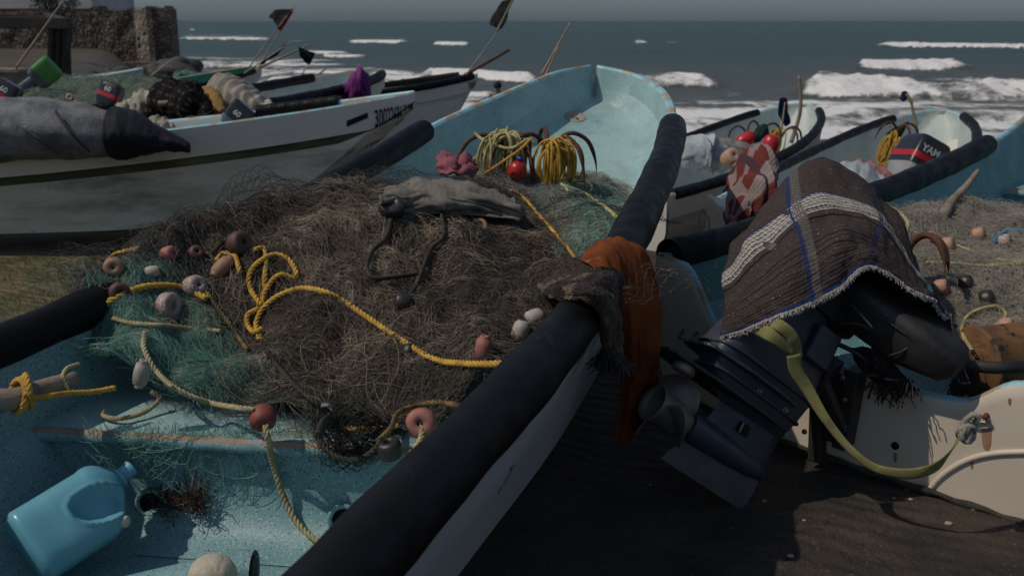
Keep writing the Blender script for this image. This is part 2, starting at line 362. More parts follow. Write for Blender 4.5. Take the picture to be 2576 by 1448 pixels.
# ------------------------------------------------------------ boats
class Hull:
    """stations: dicts L, R (gunwale points), zk keel, zf floor"""
    def __init__(s, st, rim=.05, strake=.2, step=.025, chine=.74, chz=.16, deep=.25, wallk=.93):
        s.wallk = wallk
        s.rim, s.strake, s.step, s.chine, s.chz, s.deep = rim, strake, step, chine, chz, deep
        s.L = [V(*q[0]) for q in st]; s.R = [V(*q[1]) for q in st]; s.K = [V(q[2], q[3], 0) for q in st]
    def fr(s, f):
        def ev(P):
            m = len(P)-1; x = f*m; i = min(max(int(x), 0), m-1); u = x-i
            p1, p2 = P[i], P[i+1]; p0 = P[i-1] if i > 0 else p1*2-p2; p3 = P[i+2] if i+2 <= m else p2*2-p1
            return .5*((2*p1)+(-p0+p2)*u+(2*p0-5*p1+4*p2-p3)*u*u+(-p0+3*p1-3*p2+p3)*u**3)
        L, R_, K = ev(s.L), ev(s.R), ev(s.K); return L, R_, K.x, K.y
    def outer(s, f):
        L, R_, zk, zf = s.fr(f); c = (L+R_)/2; c.z = 0
        out = []
        def P(a, z): 
            g = L if a < 0 else R_
            p = c.lerp(Vector((g.x, g.y, 0)), abs(a)); p.z = z; return p
        hb = max(.02, (R_-L).length/2); st_ = min(s.step/hb, .3)
        for sg in (-1, 1):
            g = (L if sg < 0 else R_).z; d = g-zk; sk = min(s.strake, d*.55)
            zc = min(zk+s.chz+.25*max(0, zk-.3), g-sk-.03)
            seq = [P(sg, g), P(sg*.985, g-sk*.5), P(sg*.96, g-sk), P(sg*(.96-st_), g-sk-.012), P(sg*(.955-st_), g-sk-.012-min(.06, max(.005, (g-sk-zc)*.3))), P(sg*(.5*(.96-st_)+.5*s.chine), (g-sk+zc)/2), P(sg*s.chine, zc), P(sg*s.chine*.5, zk+(zc-zk)*.45)]
            out.append(seq)
        k = P(1e-6, zk); 
        return out[0]+[k]+out[1][::-1]
    def inner(s, f):
        L, R_, zk, zf = s.fr(f); c = (L+R_)/2; c.z = 0; hb = max(.02, (R_-L).length/2); rm = min(s.rim/hb, .6)
        def P(a, z):
            g = L if a < 0 else R_
            p = c.lerp(Vector((g.x, g.y, 0)), abs(a)); p.z = z; return p
        out = []
        for sg in (-1, 1):
            g = (L if sg < 0 else R_).z; zf_ = min(zf, g-.04); dp = g-zf_
            zm = g-min(s.deep, dp*.55)
            out.append([P(sg*(1-rm), g), P(sg*(1-rm)*(.5+.5*s.wallk+.01), g-.02), P(sg*(1-rm)*s.wallk, zm), P(sg*(1-rm)*(s.wallk-.05), zm-(zm-zf_)*.12), P(sg*(1-rm)*.80, zm-(zm-zf_)*.62), P(sg*(1-rm)*.66, zf_+.03*min(1, dp)), P(sg*(1-rm)*.4, zf_)])
        return out[0]+[P(1e-6, zf if zf < min(L.z, R_.z)-.04 else min(L.z, R_.z)-.04)]+out[1][::-1]
    def mesh(s, n=70, f0=0, f1=1, fsplit=0):
        mb = MB(); FO = [s.outer(f0+(f1-f0)*i/(n-1)) for i in range(n)]; FI = [s.inner(f0+(f1-f0)*i/(n-1)) for i in range(n)]
        k = len(FO[0]); vo = [p for r in FO for p in r]; mb.add(vo, [])
        for i in range(n-1):
            for j in range(k-1):
                mi = 0
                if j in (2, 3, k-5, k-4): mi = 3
                elif 4 <= j < k-5: mi = 4
                mb.f.append((i*k+j, i*k+j+1, (i+1)*k+j+1, (i+1)*k+j)); mb.m.append(mi)
        k2 = len(FI[0]); o = len(mb.v); mb.v += [tuple(p) for r in FI for p in r]
        for i in range(n-1):
            for j in range(k2-1):
                mb.f.append((o+i*k2+j, o+(i+1)*k2+j, o+(i+1)*k2+j+1, o+i*k2+j+1)); mb.m.append(5 if i/(n-1) < fsplit else 1)
        o3 = len(mb.v)
        for i in range(n):   # raised rounded rim
            for a, b in ((FO[i][0], FI[i][0]), (FO[i][-1], FI[i][-1])):
                mb.v += [tuple(a), tuple(a.lerp(b, .25)+V(0,0,.012)), tuple(a.lerp(b, .75)+V(0,0,.012)), tuple(b)]
        for i in range(n-1):
            for sd in (0, 4):
                for j in range(3):
                    q = (o3+i*8+sd+j, o3+i*8+sd+j+1, o3+(i+1)*8+sd+j+1, o3+(i+1)*8+sd+j)
                    mb.f.append(q[::-1] if sd == 0 else q); mb.m.append(2)
        ri = [o+(n-1)*k2+j for j in range(k2)]; mb.f.append(tuple(ri[::-1])); mb.m.append(1)
        lo = (n-1)*k; mb.f.append((lo, ri[0], ri[-1], lo+k-1)); mb.m.append(2)
        # stem cap
        last = [(n-1)*k+j for j in range(k)]; mb.f.append(tuple(last)); mb.m.append(0)
        return mb
    def rail(s, side, f0, f1, n=40, r=.08, out=0.0, dz=.0):
        P = []
        for i in range(n):
            L, R_, zk, zf = s.fr(f0+(f1-f0)*i/(n-1)); a = L if side < 0 else R_; b = R_ if side < 0 else L
            d = (b-a); d.z = 0; d = d.normalized() if d.length > 1e-6 else V(0,0,0)
            P.append(a+d*(s.rim/2-out)+V(0,0,dz))
        return P
    def side_pt(s, side, f, d):
        """point on the outside of the top strake, d metres under the rim, with its outward normal"""
        def p(ff, dd):
            o = s.outer(ff); o = o if side < 0 else o[::-1]
            L = 0
            for a, b in zip(o, o[1:]):
                l = (b-a).length
                if L+l >= dd: return a.lerp(b, (dd-L)/l)
                L += l
            return o[3]
        a = p(f, d); t1 = p(min(f+.004, 1), d)-p(max(f-.004, 0), d); t2 = p(f, d+.02)-p(f, max(0, d-.02))
        nrm = t1.cross(t2).normalized()
        L_, R_, _, _ = s.fr(f); outw = (L_-R_) if side < 0 else (R_-L_)
        if nrm.dot(outw) < 0: nrm = -nrm
        return a, nrm, t1.normalized()
def pipe_obj(parent, P, r, mt=None, cut=True):
    mb = MB(); n = 26
    Q = arclen(P, 60)
    wob = [r*(1+.03*math.sin(i*.7)+.02*math.sin(i*1.9)) for i in range(60)]
    mb.tube(Q, wob, n, cap=False)
    # turned in ends give the pipe wall
    for end, idx in ((0, 0), (1, 59)):
        t = (Q[1]-Q[0]).normalized() if end == 0 else (Q[59]-Q[58]).normalized()
        s = 1 if end == 0 else -1
        mb.tube([Q[idx]-t*.0*s, Q[idx]+t*.003*s, Q[idx]+t*.05*s], [wob[idx], r*.86, r*.84], n, cap=(True))
    return mesh_obj('gunwale_pipe', mb, mt or MT['pipe'], parent)
def transom_obj(parent, h, top, mats, th=.05, bow=0.0, name='transom', f=0.0, low=None):
    """board closing the stern; top = [(u, z)...] across from L (0) to R (1)"""
    L, R_, zk, zf = h.fr(f); n = 60; mb = MB()
    ax = V(-(R_-L).y, (R_-L).x, 0).normalized()   # points to the bow for L on the left
    low = low or [(0, L.z-.3), (.06, zk+.17), (.5, zk), (.94, zk+.17), (1, R_.z-.3)]
    def ev(pts, u):
        for (a, za), (b, zb) in zip(pts, pts[1:]):
            if u <= b: 
                t = (u-a)/(b-a) if b > a else 0; t = t*t*(3-2*t) if pts is top else t
                return za+(zb-za)*t
        return pts[-1][1]
    rows = []
    for i in range(n):
        u = i/(n-1); p = L.lerp(R_, u); p.z = 0
        zt = ev(top, u); zb = min(ev(low, u), zt-.02)
        rows.append((p, zt, zb))
    vs = []; uvs = []
    for p, zt, zb in rows:
        for k in range(9):
            z = zb+(zt-zb)*k/8; vs.append(p+ax*0+V(0,0,z))
        vs.append(p+ax*.012+V(0,0,zt+.010)); vs.append(p+ax*(th-.012)+V(0,0,zt+.010)); vs.append(p+ax*th+V(0,0,zt)); vs.append(p+ax*th+V(0,0,zb))
    fs = []; ms = []
    for i in range(n-1):
        for k in range(12):
            fs.append((i*13+k, (i+1)*13+k, (i+1)*13+k+1, i*13+k+1)); ms.append(0 if k < 8 else (1 if k < 11 else 2))
    o = len(mb.v); mb.add(vs, fs); mb.m = ms
    return mesh_obj(name, mb, mats, parent)
def thwart(parent, h, f0, f1, z, mats, th=.04, face=True, n=24, m=14, inset=.0, lip=.03, zfloor=None, name='thwart'):
    """bench between the inner sides with an overhanging lip and a front panel"""
    mb = MB(); vs = []
    def iv(f, a, zz):
        L, R_, zk, zf = h.fr(f); c = (L+R_)/2; c.z = 0; hb = (R_-L).length/2; k = (1-h.rim/hb)*(h.wallk+.03-.04*min(1, max(0, (L.z-zz)/.4)))
        g = L if a < 0 else R_
        p = c.lerp(Vector((g.x, g.y, 0)), abs(a)*k); p.z = zz; return p
    for i in range(n):
        f = f0+(f1-f0)*i/(n-1)
        for j in range(m): vs.append(iv(f, -1+2*j/(m-1)+1e-9, z))
    mb.add(vs, [(i*m+j, i*m+j+1, (i+1)*m+j+1, (i+1)*m+j) for i in range(n-1) for j in range(m-1)], 0)
    # rounded lip on the near edge (a strip of tan fibre)
    P0 = [iv(f0, -1+2*j/39+1e-9, z) for j in range(40)]
    ax = (iv(f0+.02, 0.001, z)-iv(f0, 0.001, z)).normalized(); k = 40
    prof = [(0, 0), (-.5*lip, .004), (-lip, -.008), (-lip*1.08, -.02), (-lip, -th), (-.2*lip, -th-.004)]
    vv = [p+ax*a+V(0,0,b+.0015*math.sin(i*1.7)) for a, b in prof for i, p in enumerate(P0)]
    mb.add(vv, [(r*k+j, (r+1)*k+j, (r+1)*k+j+1, r*k+j+1) for r in range(2) for j in range(k-1)], 1)
    o_ = len(mb.v)-len(vv); mb.f += [(o_+r*k+j, o_+(r+1)*k+j, o_+(r+1)*k+j+1, o_+r*k+j+1) for r in range(2, len(prof)-1) for j in range(k-1)]; mb.m += [2]*((len(prof)-3)*(k-1))
    if face:
        zb = zfloor if zfloor is not None else h.fr(f0)[3]
        prof = [(.006, -th), (.008, -th-.5*(z-th-zb)), (.0, -(z-zb)+.10), (-.03, -(z-zb)+.045), (-.08, -(z-zb)+.015), (-.16, -(z-zb)+.001)]
        vv = []
        for a, b in prof:
            q_ = min(1, max(0, (-b-th)/max(.01, z-zb-th)))*.20; c_ = (P0[0]+P0[-1])/2
            vv += [c_.lerp(p, 1-q_)+ax*a+V(0,0,b) for p in P0]
        mb.add(vv, [(r*k+j, (r+1)*k+j, (r+1)*k+j+1, r*k+j+1) for r in range(len(prof)-1) for j in range(k-1)], 2)
    return mesh_obj(name, mb, mats, parent)
def sym_stations(stern, bow, beam, zs, zb, zk=.1, zf=.3, n=12, kup=.55, fullness=1):
    stern = V(*stern, 0); bow = V(*bow, 0); a = (bow-stern); Ln = a.length; a.normalize(); nL = V(-a.y, a.x, 0)
    prof = [(0,.86),(.15,.95),(.35,1),(.55,.99),(.68,.93),(.78,.83),(.86,.70),(.92,.54),(.96,.40),(.985,.27),(1,.14)]
    out = []
    for f, b in prof:
        c = stern+a*(Ln*f); hb = beam/2*b; z = zs+(zb-zs)*f**2.4; k = zk+(zb-.12-zk)*max(0, (f-kup)/(1-kup))**2.6
        fl = max(zf, k+.08)
        l = c+nL*hb; r = c-nL*hb
        out.append(((l.x, l.y, z), (r.x, r.y, z), k, fl))
    return out
def lettering(parent, h, side, text, f0, f1, d, size, mt, name='lettering', slant=0, flip=False, font_w=1.0, jitter=0):
    """writing that follows the outside of the top strake from station f0 to f1"""
    cu = bpy.data.curves.new('t', 'FONT'); cu.body = text; cu.size = size; cu.offset = size*.012*font_w; cu.shear = slant
    to = bpy.data.objects.new('t', cu); COL.objects.link(to); dg = bpy.context.evaluated_depsgraph_get(); dg.update()
    me = bpy.data.meshes.new_from_object(to.evaluated_get(dg)); COL.objects.unlink(to)
    bm = bmesh.new(); bm.from_mesh(me); bmesh.ops.triangulate(bm, faces=bm.faces)
    bmesh.ops.subdivide_edges(bm, edges=[e for e in bm.edges if e.calc_length() > size*.3], cuts=2)
    xs = [v.co.x for v in bm.verts]; x0, x1 = min(xs), max(xs)
    for v in bm.verts:
        u = (v.co.x-x0)/(x1-x0); f = f0+(f1-f0)*u
        p, nr, t = h.side_pt(side, f, d-v.co.y)
        v.co = p+nr*max(.004, size*.07)
    vs = [tuple(v.co) for v in bm.verts]; fs = [tuple(v.index for v in f.verts) for f in bm.faces]; bm.free()
    mb = MB().add(vs, fs); return mesh_obj(name, mb, mt, parent, smooth=False)
def flat_text(parent, text, M, size, mt, name='lettering', th=.002, w=1.0, sx=1.0):
    cu = bpy.data.curves.new('t', 'FONT'); cu.body = text; cu.size = size; cu.offset = size*.015*w; cu.extrude = th/2
    to = bpy.data.objects.new('t', cu); COL.objects.link(to); dg = bpy.context.evaluated_depsgraph_get(); dg.update()
    me = bpy.data.meshes.new_from_object(to.evaluated_get(dg)); COL.objects.unlink(to)
    mb = MB().add([M @ V(v.co.x*sx, v.co.y, v.co.z) for v in me.vertices], [tuple(p.vertices) for p in me.polygons])
    return mesh_obj(name, mb, mt, parent, smooth=False)
def boat(label, h, hm, cat='boat', group=None, pipes=(), transom=None, tm=None, n=70, f1=1.0, thw=(), low=None):
    L, R_, zk, zf = h.fr(0); c = (L+R_)/2
    b = thing('fishing_boat', label, cat, (c.x, c.y, 0), group)
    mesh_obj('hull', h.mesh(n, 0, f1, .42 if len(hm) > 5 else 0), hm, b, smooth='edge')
    for sd, a0, a1, r in pipes: pipe_obj(b, h.rail(sd, a0, a1), r)
    if transom: transom_obj(b, h, transom, tm or [hm[0], hm[2], hm[1]], low=low)
    for t in thw: thwart(b, h, *t[:3], t[3], **(t[4] if len(t) > 4 else {}))
    return b
GB = 'open fishing boats drawn up on the beach'
# the large blue boat in front
st = [((-2.35,.5,.84),(-.66,.45,.84),.12,.29), ((-1.9,1.8,.855),(-.232,1.68,.855),.12,.29), ((-1.53,2.85,.87),(.105,2.62,.88),.12,.29),
      ((-1.2,3.70,.94),(.365,3.38,.945),.12,.30), ((-.95,4.47,1.02),(.60,4.2,1.05),.13,.32), ((-.70,5.15,1.12),(.80,5.0,1.14),.15,.50),
      ((-.45,5.80,1.23),(.94,5.72,1.23),.2,.80), ((-.09,6.2,1.36),(.985,6.16,1.32),.32,1.02), ((.10,6.45,1.42),(.965,6.52,1.385),.5,1.13), ((.28,6.70,1.47),(.84,6.82,1.45),.8,1.22), ((.52,6.93,1.50),(.60,6.95,1.498),1.1,1.30)]
HA = Hull(st, rim=.05, strake=.17, step=.03, deep=.26, wallk=.945)
BA = boat('large open fishing boat with speckled light blue inside, filled with nets, in front', HA, [MT['grey_hull'], MT['blue_bow'], MT['rim'], MT['grey_hull'], MT['grey_hull'], MT['blue_in']], group=GB,
    pipes=((-1,.03,.575,.066), (1,.03,.592,.079)), transom=[(0,.84),(.2,.84),(.35,.6),(.65,.6),(.8,.84),(1,.84)], n=110)
thwart(BA, HA, .198, .42, .61, [MT['blue_bow'], MT['ledge'], MT['blue_in']], th=.034, zfloor=.292, name='net_deck')
# blue boat at the right with its cream transom
st = [((.66,4.44,.76),(1.98,3.29,.76),.03,.24), ((1.10,4.85,.765),(2.42,3.75,.78),.03,.24), ((1.62,5.36,.785),(2.95,4.30,.80),.03,.24), ((2.15,5.87,.81),(3.42,4.85,.83),.03,.25), ((2.92,6.70,.87),(4.10,5.75,.88),.05,.27),
      ((3.55,7.42,.945),(4.62,6.65,.95),.08,.32), ((3.98,7.95,1.02),(4.93,7.4,1.02),.2,.45), ((4.35,8.4,1.12),(5.05,8.05,1.12),.4,.7), ((4.75,8.8,1.22),(4.98,8.7,1.22),.8,1.0)]
HB = Hull(st, rim=.05, strake=.2)
BB = boat('blue open fishing boat with cream transom, motor and grey net, at the right edge', HB, [MT['cream'], MT['teal_in'], MT['rim'], MT['cream'], MT['cream']], group=GB,
    pipes=((-1,.012,.60,.075), (1,.012,.64,.075)), transom=[(0,.765),(.075,.74),(.2,.47),(.3,.44),(.6,.42),(.70,.395),(.78,.40),(.9,.52),(1.0,.76)], tm=[MT['cream'], MT['rim'], MT['teal_in']], n=80, low=[(0,.42),(.04,.16),(.3,.06),(.6,.03),(1.0,.0)],
    thw=((.62,.70,.60,[MT['blue_in'], MT['ledge'], MT['blue_in']], dict(name='thwart')),))
# white boat at the left
st = sym_stations((-8.16,7.55), (-.85,8.80), 1.08, .74, 1.20, .06, .3, kup=.66)
HC = Hull(st, rim=.045, strake=.235, step=.03, deep=.3, chine=.86, chz=.1)
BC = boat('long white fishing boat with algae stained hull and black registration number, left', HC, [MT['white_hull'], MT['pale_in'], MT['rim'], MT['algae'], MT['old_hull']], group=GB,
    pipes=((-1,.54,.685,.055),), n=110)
lettering(BC, HC, 1, '3002268613.3SM', .775, .975, .215, .20, MT['black'], 'registration_number')
lettering(BC, HC, 1, 'UAL', .86, .925, .36, .11, MT['black'], 'boat_name', slant=.5)
lettering(BC, HC, 1, 'S SPITZ BEULTY', .745, .86, .50, .06, MT['black'], 'painted_motto', slant=.3)
p = []
for f, d in ((.70,.125),(.755,.085),(.755,.13),(.70,.175)): a, nr, t = HC.side_pt(1, f, d); p.append(a+nr*.006)
mesh_obj('painted_bar', MB().add(p, [(0,1,2,3)]), MT['black'], BC, smooth=False)
# boat with the purple bundle
st = sym_stations((-3.9,9.7), (-1.95,14.6), 1.3, .90, 1.13, .05, .35, kup=.6)
HD = Hull(st, rim=.05, strake=.2)
BD = boat('white fishing boat with a purple bundle on its side, behind the numbered boat', HD, [MT['white_hull'], MT['pale_in'], MT['tan'], MT['white_hull'], MT['white_hull']], group=GB, pipes=((-1,.02,.55,.065), (1,.02,.70,.065)), transom=[(0,.9),(.3,.6),(.7,.6),(1,.9)])
# boat with blue and black lettering
st = sym_stations((-5.1,15.1), (-.62,17.3), 1.3, .60, .93, -.35, .05, kup=.66)
HE = Hull(st, rim=.05, strake=.24)
BE = boat('white fishing boat with dark keel and lettering, bow pointing right before the surf', HE, [MT['white_hull'], MT['pale_in'], MT['rim'], MT['grey_hull'], MT['white_hull']], group=GB, pipes=((1,.05,.83,.06), (-1,.05,.8,.06)))
lettering(BE, HE, 1, 'TRASEMA', .76, .885, .20, .17, MT['black'], 'boat_name')
lettering(BE, HE, 1, 'IMENSA', .905, .97, .15, .13, MT['navy_text'], 'second_boat_name')
# green boat
st = sym_stations((-8.6,12.6), (-4.75,19.0), 1.6, .55, .98, -.2, .12, kup=.6)
HF = Hull(st, rim=.06, strake=.2)
BF = boat('fishing boat with green inside and tan rim, its flags at the bow', HF, [MT['grey_hull'], MT['green_in'], MT['tan'], MT['grey_hull'], MT['grey_hull']], group=GB, pipes=((1,.3,.75,.05),))
# small boat below the stone wall
st = sym_stations((-13.0,20.3), (-8.05,22.2), 1.3, .42, .80, -.1, .1, kup=.6)
HG = Hull(st, rim=.06, strake=.25)
BG = boat('pale blue boat with navy lettering below the stone wall', HG, [MT['blue_bow'], MT['pale_in'], MT['rim'], MT['grey_hull'], MT['grey_hull']], group=GB)
lettering(BG, HG, 1, 'BENGALA', .80, .93, .24, .22, MT['navy_text'], 'boat_name')
# two boats to the right of the large bow
st = sym_stations((.75,8.15), (3.55,12.3), 1.35, .45, .82, -.25, .0, kup=.6)
HH = Hull(st, rim=.05, strake=.2)
BH = boat('white fishing boat holding two red floats, right of the large blue bow', HH, [MT['white_hull'], MT['pale_in'], MT['rim'], MT['grey_hull'], MT['white_hull']], group=GB, pipes=((-1,.02,.66,.045), (1,.02,.76,.048)), transom=[(0,.45),(.3,.3),(.7,.3),(1,.45)])
st = sym_stations((1.85,6.55), (4.65,10.9), 1.35, .58, .86, -.1, .12, kup=.6)
HI = Hull(st, rim=.05, strake=.18)
BI = boat('white fishing boat with cream transom, pink cloth and anchors inside, under the shorter flag pole', HI, [MT['white_hull'], MT['pale_in'], MT['rim'], MT['grey_hull'], MT['white_hull']], group=GB, pipes=((-1,.06,.66,.045), (1,.02,.78,.048)), transom=[(0,.62),(.08,.56),(.28,.30),(.7,.30),(.92,.58),(1,.6)], tm=[MT['cream'], MT['cream'], MT['cream']])
# ------------------------------------------------------------ the net heap in the large boat
_e = [HA.fr(f) for f in np.linspace(.05, .75, 50)]
RYY = [q[1].y for q in _e]; RXX = [q[1].x for q in _e]; LYY = [q[0].y for q in _e]; LXX = [q[0].x for q in _e]
class Surf:
    def __init__(s, pts, pw=3.2, amp=.03, seed=1, sc=2.2):
        P = [at(a, b, Y=c) for a, b, c in pts]
        s.P = np.array([tuple(p) for p in P]); s.pw = pw; s.amp = amp; s.seed = seed; s.sc = sc
    def z(s, x, y):
        x = np.asarray(x, float); y = np.asarray(y, float); sh = x.shape; x = x.ravel(); y = y.ravel(); out = np.empty(len(x))
        for a in range(0, len(x), 20000):
            d = (x[a:a+20000, None]-s.P[None, :, 0])**2+(y[a:a+20000, None]-s.P[None, :, 1])**2+.006
            wt = d**(-s.pw/2); out[a:a+20000] = (wt*s.P[None, :, 2]).sum(1)/wt.sum(1)
        out += s.amp*snz(x, y, s.seed, base=s.sc)+s.amp*.4*snz(x, y, s.seed+1, base=s.sc*4)
        return out.reshape(sh)
def inpoly(x, y, poly):
    x = np.asarray(x); y = np.asarray(y); c = np.zeros(x.shape, bool); n = len(poly)
    for i in range(n):
        x1, y1 = poly[i][:2]; x2, y2 = poly[i-1][:2]
        c ^= ((y1 > y) != (y2 > y)) & (x < (x2-x1)*(y-y1)/((y2-y1)+1e-12)+x1)
    return c
def strands(P, r, sides=3, seed=0):
    """P: (n, k, 3) array of n polylines -> verts, quad faces"""
    n, k, _ = P.shape
    T = np.gradient(P, axis=1); T /= np.linalg.norm(T, axis=2, keepdims=True)+1e-9
    A = np.zeros_like(T); A[..., 2] = 1; A[..., 0] = .2; U = np.cross(T, A); U /= np.linalg.norm(U, axis=2, keepdims=True)+1e-9; W = np.cross(T, U)
    rr = r if np.ndim(r) else np.full(n, r); rr = rr[:, None, None]
    rings = [P+rr*(U*math.cos(2*PI*j/sides)+W*math.sin(2*PI*j/sides)) for j in range(sides)]
    V_ = np.stack(rings, 2).reshape(-1, 3)
    i = np.arange(n)[:, None, None]*k*sides; a = np.arange(k-1)[None, :, None]*sides; j = np.arange(sides)[None, None, :]
    b = i+a; j2 = (j+1) % sides
    F = np.stack(np.broadcast_arrays(b+j, b+j2, b+sides+j2, b+sides+j), -1).reshape(-1, 4)
    return V_, F
def tangle(surf, poly, n, k=22, step=.014, curl=.35, lift=.035, seed=0, drift=None, zoff=0, dens=None, keep=.45):
    rs = np.random.RandomState(seed); pl = np.array([tuple(p)[:2] for p in poly]); lo = pl.min(0); hi = pl.max(0)
    X = np.empty(0); Y = np.empty(0)
    while len(X) < n:
        x = lo[0]+(hi[0]-lo[0])*rs.rand(n*2); y = lo[1]+(hi[1]-lo[1])*rs.rand(n*2); m = inpoly(x, y, pl)
        if dens is not None: m &= rs.rand(n*2) < dens(x, y)
        X = np.concatenate([X, x[m]]); Y = np.concatenate([Y, y[m]])
    X = X[:n]; Y = Y[:n]
    th = rs.rand(n)*2*PI if drift is None else drift(X, Y)+rs.randn(n)*.55+PI*(rs.rand(n) < .5)
    cv = rs.randn(n)*curl; P = np.empty((n, k, 3)); amp = lift*rs.rand(n)**1.6; f = .5+1.6*rs.rand(n); ph = rs.rand(n)*6.28
    st = step*(.6+.9*rs.rand(n))
    for i in range(k):
        z = surf.z(X, Y); t = i/(k-1)
        P[:, i, 0] = X; P[:, i, 1] = Y; P[:, i, 2] = z+zoff+amp*np.abs(np.sin(PI*t*f+ph))+.002*rs.rand(n)
        X = X+np.cos(th)*st; Y = Y+np.sin(th)*st; th = th+cv+rs.randn(n)*.05
        cv = cv*.985+rs.randn(n)*curl*.10
    P = P[inpoly(P[..., 0], P[..., 1], pl).mean(1) > keep]
    if surf is globals().get('SB'):
        g_ = np.clip(P[..., 1], 2.0, 6.0); P = P[((P[..., 0] < np.interp(g_, RYY, RXX)+.05) & (P[..., 0] > np.interp(g_, LYY, LXX)-.20)).all(1)]
    return P
def diamond(surf, c, ang, nu, nv, cell=.03, warp=.035, lift=.02, seed=0, bulge=None, sub=3):
    """a draped piece of diamond mesh netting: zig-zag twines over a warped lattice"""
    rs = np.random.RandomState(seed); out = []
    ca, sa = math.cos(ang), math.sin(ang)
    def pos(u, v):
        du = snz(u*3, v*3, seed, base=.5)*warp*2; dv = snz(u*3, v*3, seed+5, base=.5)*warp*2
        uu = (u+du); vv2 = (v+dv)
        x = c[0]+uu*ca-vv2*sa; y = c[1]+uu*sa+vv2*ca
        z = surf.z(x, y)+lift*(.5+.5*snz(u*5, v*5, seed+9, base=.6))
        if bulge is not None: z = z+bulge(u, v)
        return np.stack([x, y, z], -1)
    for i in range(nv):
            s_ = i % 2
            kk = np.arange(0, nu*sub+1)/sub
            zig = np.abs((kk+s_) % 2-1)
            u = (kk-nu/2)*cell*.5; v = (i-nv/2+ (zig*.5 if s_ == 0 else zig*.5))*cell
            if s_: v = v
            out.append(pos(u, (i-nv/2)*cell+(zig-.5)*cell))
    P = np.array(out); P += rs.randn(*P.shape)*.0012
    return P
def strand_obj(name, Ps, mt, parent, rs_, sides=3):
    vs = []; fs = []; o = 0
    for P, r in zip(Ps, rs_):
        v, f = strands(P, r, sides); vs.append(v); fs.append(f+o); o += len(v)
    ob = mesh_obj(name, (np.concatenate(vs), np.concatenate(fs)), mt, parent); return ob
def under(surf, poly, mt, parent, dz=-.02, res=.025, name='net_body', grow=None):
    pl = np.array([tuple(p)[:2] for p in poly]); lo = pl.min(0); hi = pl.max(0)
    gx = np.arange(lo[0], hi[0], res); gy = np.arange(lo[1], hi[1], res); XX, YY = np.meshgrid(gx, gy); Z = surf.z(XX, YY)+dz
    Z += .012*snz(XX, YY, 77, base=7)
    ins = inpoly(XX, YY, pl); vs = np.stack([XX.ravel(), YY.ravel(), Z.ravel()], 1); F = gridf(len(gy), len(gx)); ok = ins.ravel()[F].all(1)
    F = F[ok]; used, inv = np.unique(F.ravel(), return_inverse=True)
    return mesh_obj(name, (vs[used], inv.reshape(F.shape)), mt, parent)
def smat(name, c1, c2, c3=None, sc=3, rough=.55):
    m = mat(name, c1, rough, c2, sc, lo=.38, hi=.62, stains=(((9, .56, .62, c3),) if c3 else ())); return m
MT['net_brown'] = smat('brown_net_twine', (.090,.062,.043), (.022,.016,.012), (.22,.16,.11), 2.6)
MT['net_dark'] = smat('black_net_twine', (.010,.009,.009), (.025,.02,.018), None, 4)
MT['net_tan'] = smat('tan_monofilament', (.36,.285,.205), (.12,.09,.065), (.45,.37,.28), 3)
MT['net_green'] = smat('green_monofilament', (.16,.33,.27), (.09,.22,.18), (.34,.43,.37), 3, .4)
MT['net_pale'] = smat('pale_monofilament', (.34,.33,.29), (.25,.25,.22), (.18,.30,.26), 4)
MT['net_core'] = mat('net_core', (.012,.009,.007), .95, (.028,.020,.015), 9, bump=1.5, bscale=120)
MT['net_coreg'] = mat('green_net_core', (.045,.12,.10), .9, (.03,.075,.065), 8, bump=1.5, bscale=120)
MT['net_coret'] = mat('grey_net_core', (.10,.088,.075), .95, (.07,.085,.07), 8, bump=1.5, bscale=120)
SB = Surf([(1150,445,4.5),(1000,452,4.5),(860,482,4.35),(620,552,4.0),(500,572,3.85),(420,612,3.75),(300,690,3.4),(1200,600,3.9),(1000,560,3.95),(700,620,3.7),(560,680,3.5),(400,700,3.4),(850,700,3.45),(1100,760,3.3),
 (1380,690,3.45),(1500,700,3.3),(1540,650,3.55),(1380,820,3.05),(1250,900,2.95),(1100,900,3.0),(950,880,3.05),(760,840,3.15),(620,900,3.1),(700,1000,2.9),(850,1050,2.83),(1000,1075,2.8),(480,760,3.3),(430,850,3.2),(300,800,3.22),
 (250,950,3.05),(450,1000,2.9),(600,1040,2.85),(230,880,3.1),(1330,485,4.75),(1450,560,4.4),(1560,560,4.5),(1600,500,5.0),(1450,470,5.2),(1250,455,4.9),(1330,600,4.1),(820,1000,2.93),(950,980,2.95)], amp=.072, seed=11, sc=1.25)
RAW = []
for f in np.linspace(.235, .335, 9):
    L_, R_, _, _ = HA.fr(f); d_ = (R_-L_); d_.z = 0; d_.normalize()
    for o_, dz_ in ((.03,.17),(-.08,.13),(-.17,-.02)): RAW.append(tuple(L_+d_*o_+V(0,0,dz_)))
SB.P = np.concatenate([SB.P, np.array(RAW)])
pB = [V(-1.36,3.02,0), V(-1.45,3.12,0), V(-1.46,3.3,0), V(-1.38,3.55,0)]+[at(*q[:2], Y=q[2]) for q in [(500,572,3.85),(620,545,4.05),(780,480,4.4),(900,460,4.6),(1000,450,4.5),(1150,442,4.55),(1330,480,4.6),(1400,560,4.3),(1400,640,3.8),(1545,650,3.5),(1520,745,3.2),(1400,800,3.05),(1250,925,2.88),(1080,1065,2.76),(1000,1110,2.72),(850,1110,2.74),(700,1050,2.85),(640,960,3.0),(560,860,3.15),(450,760,3.3),(330,730,3.3)]]
def flow(x, y): return 1.2*snz(x, y, 31, base=.5)+2.0
t = thing('fishing_net', 'dark brown tangled fishing net heaped in the middle of the large blue boat', 'net', (-.3, 3.7, .62))
under(SB, pB, MT['net_core'], t, -.025)
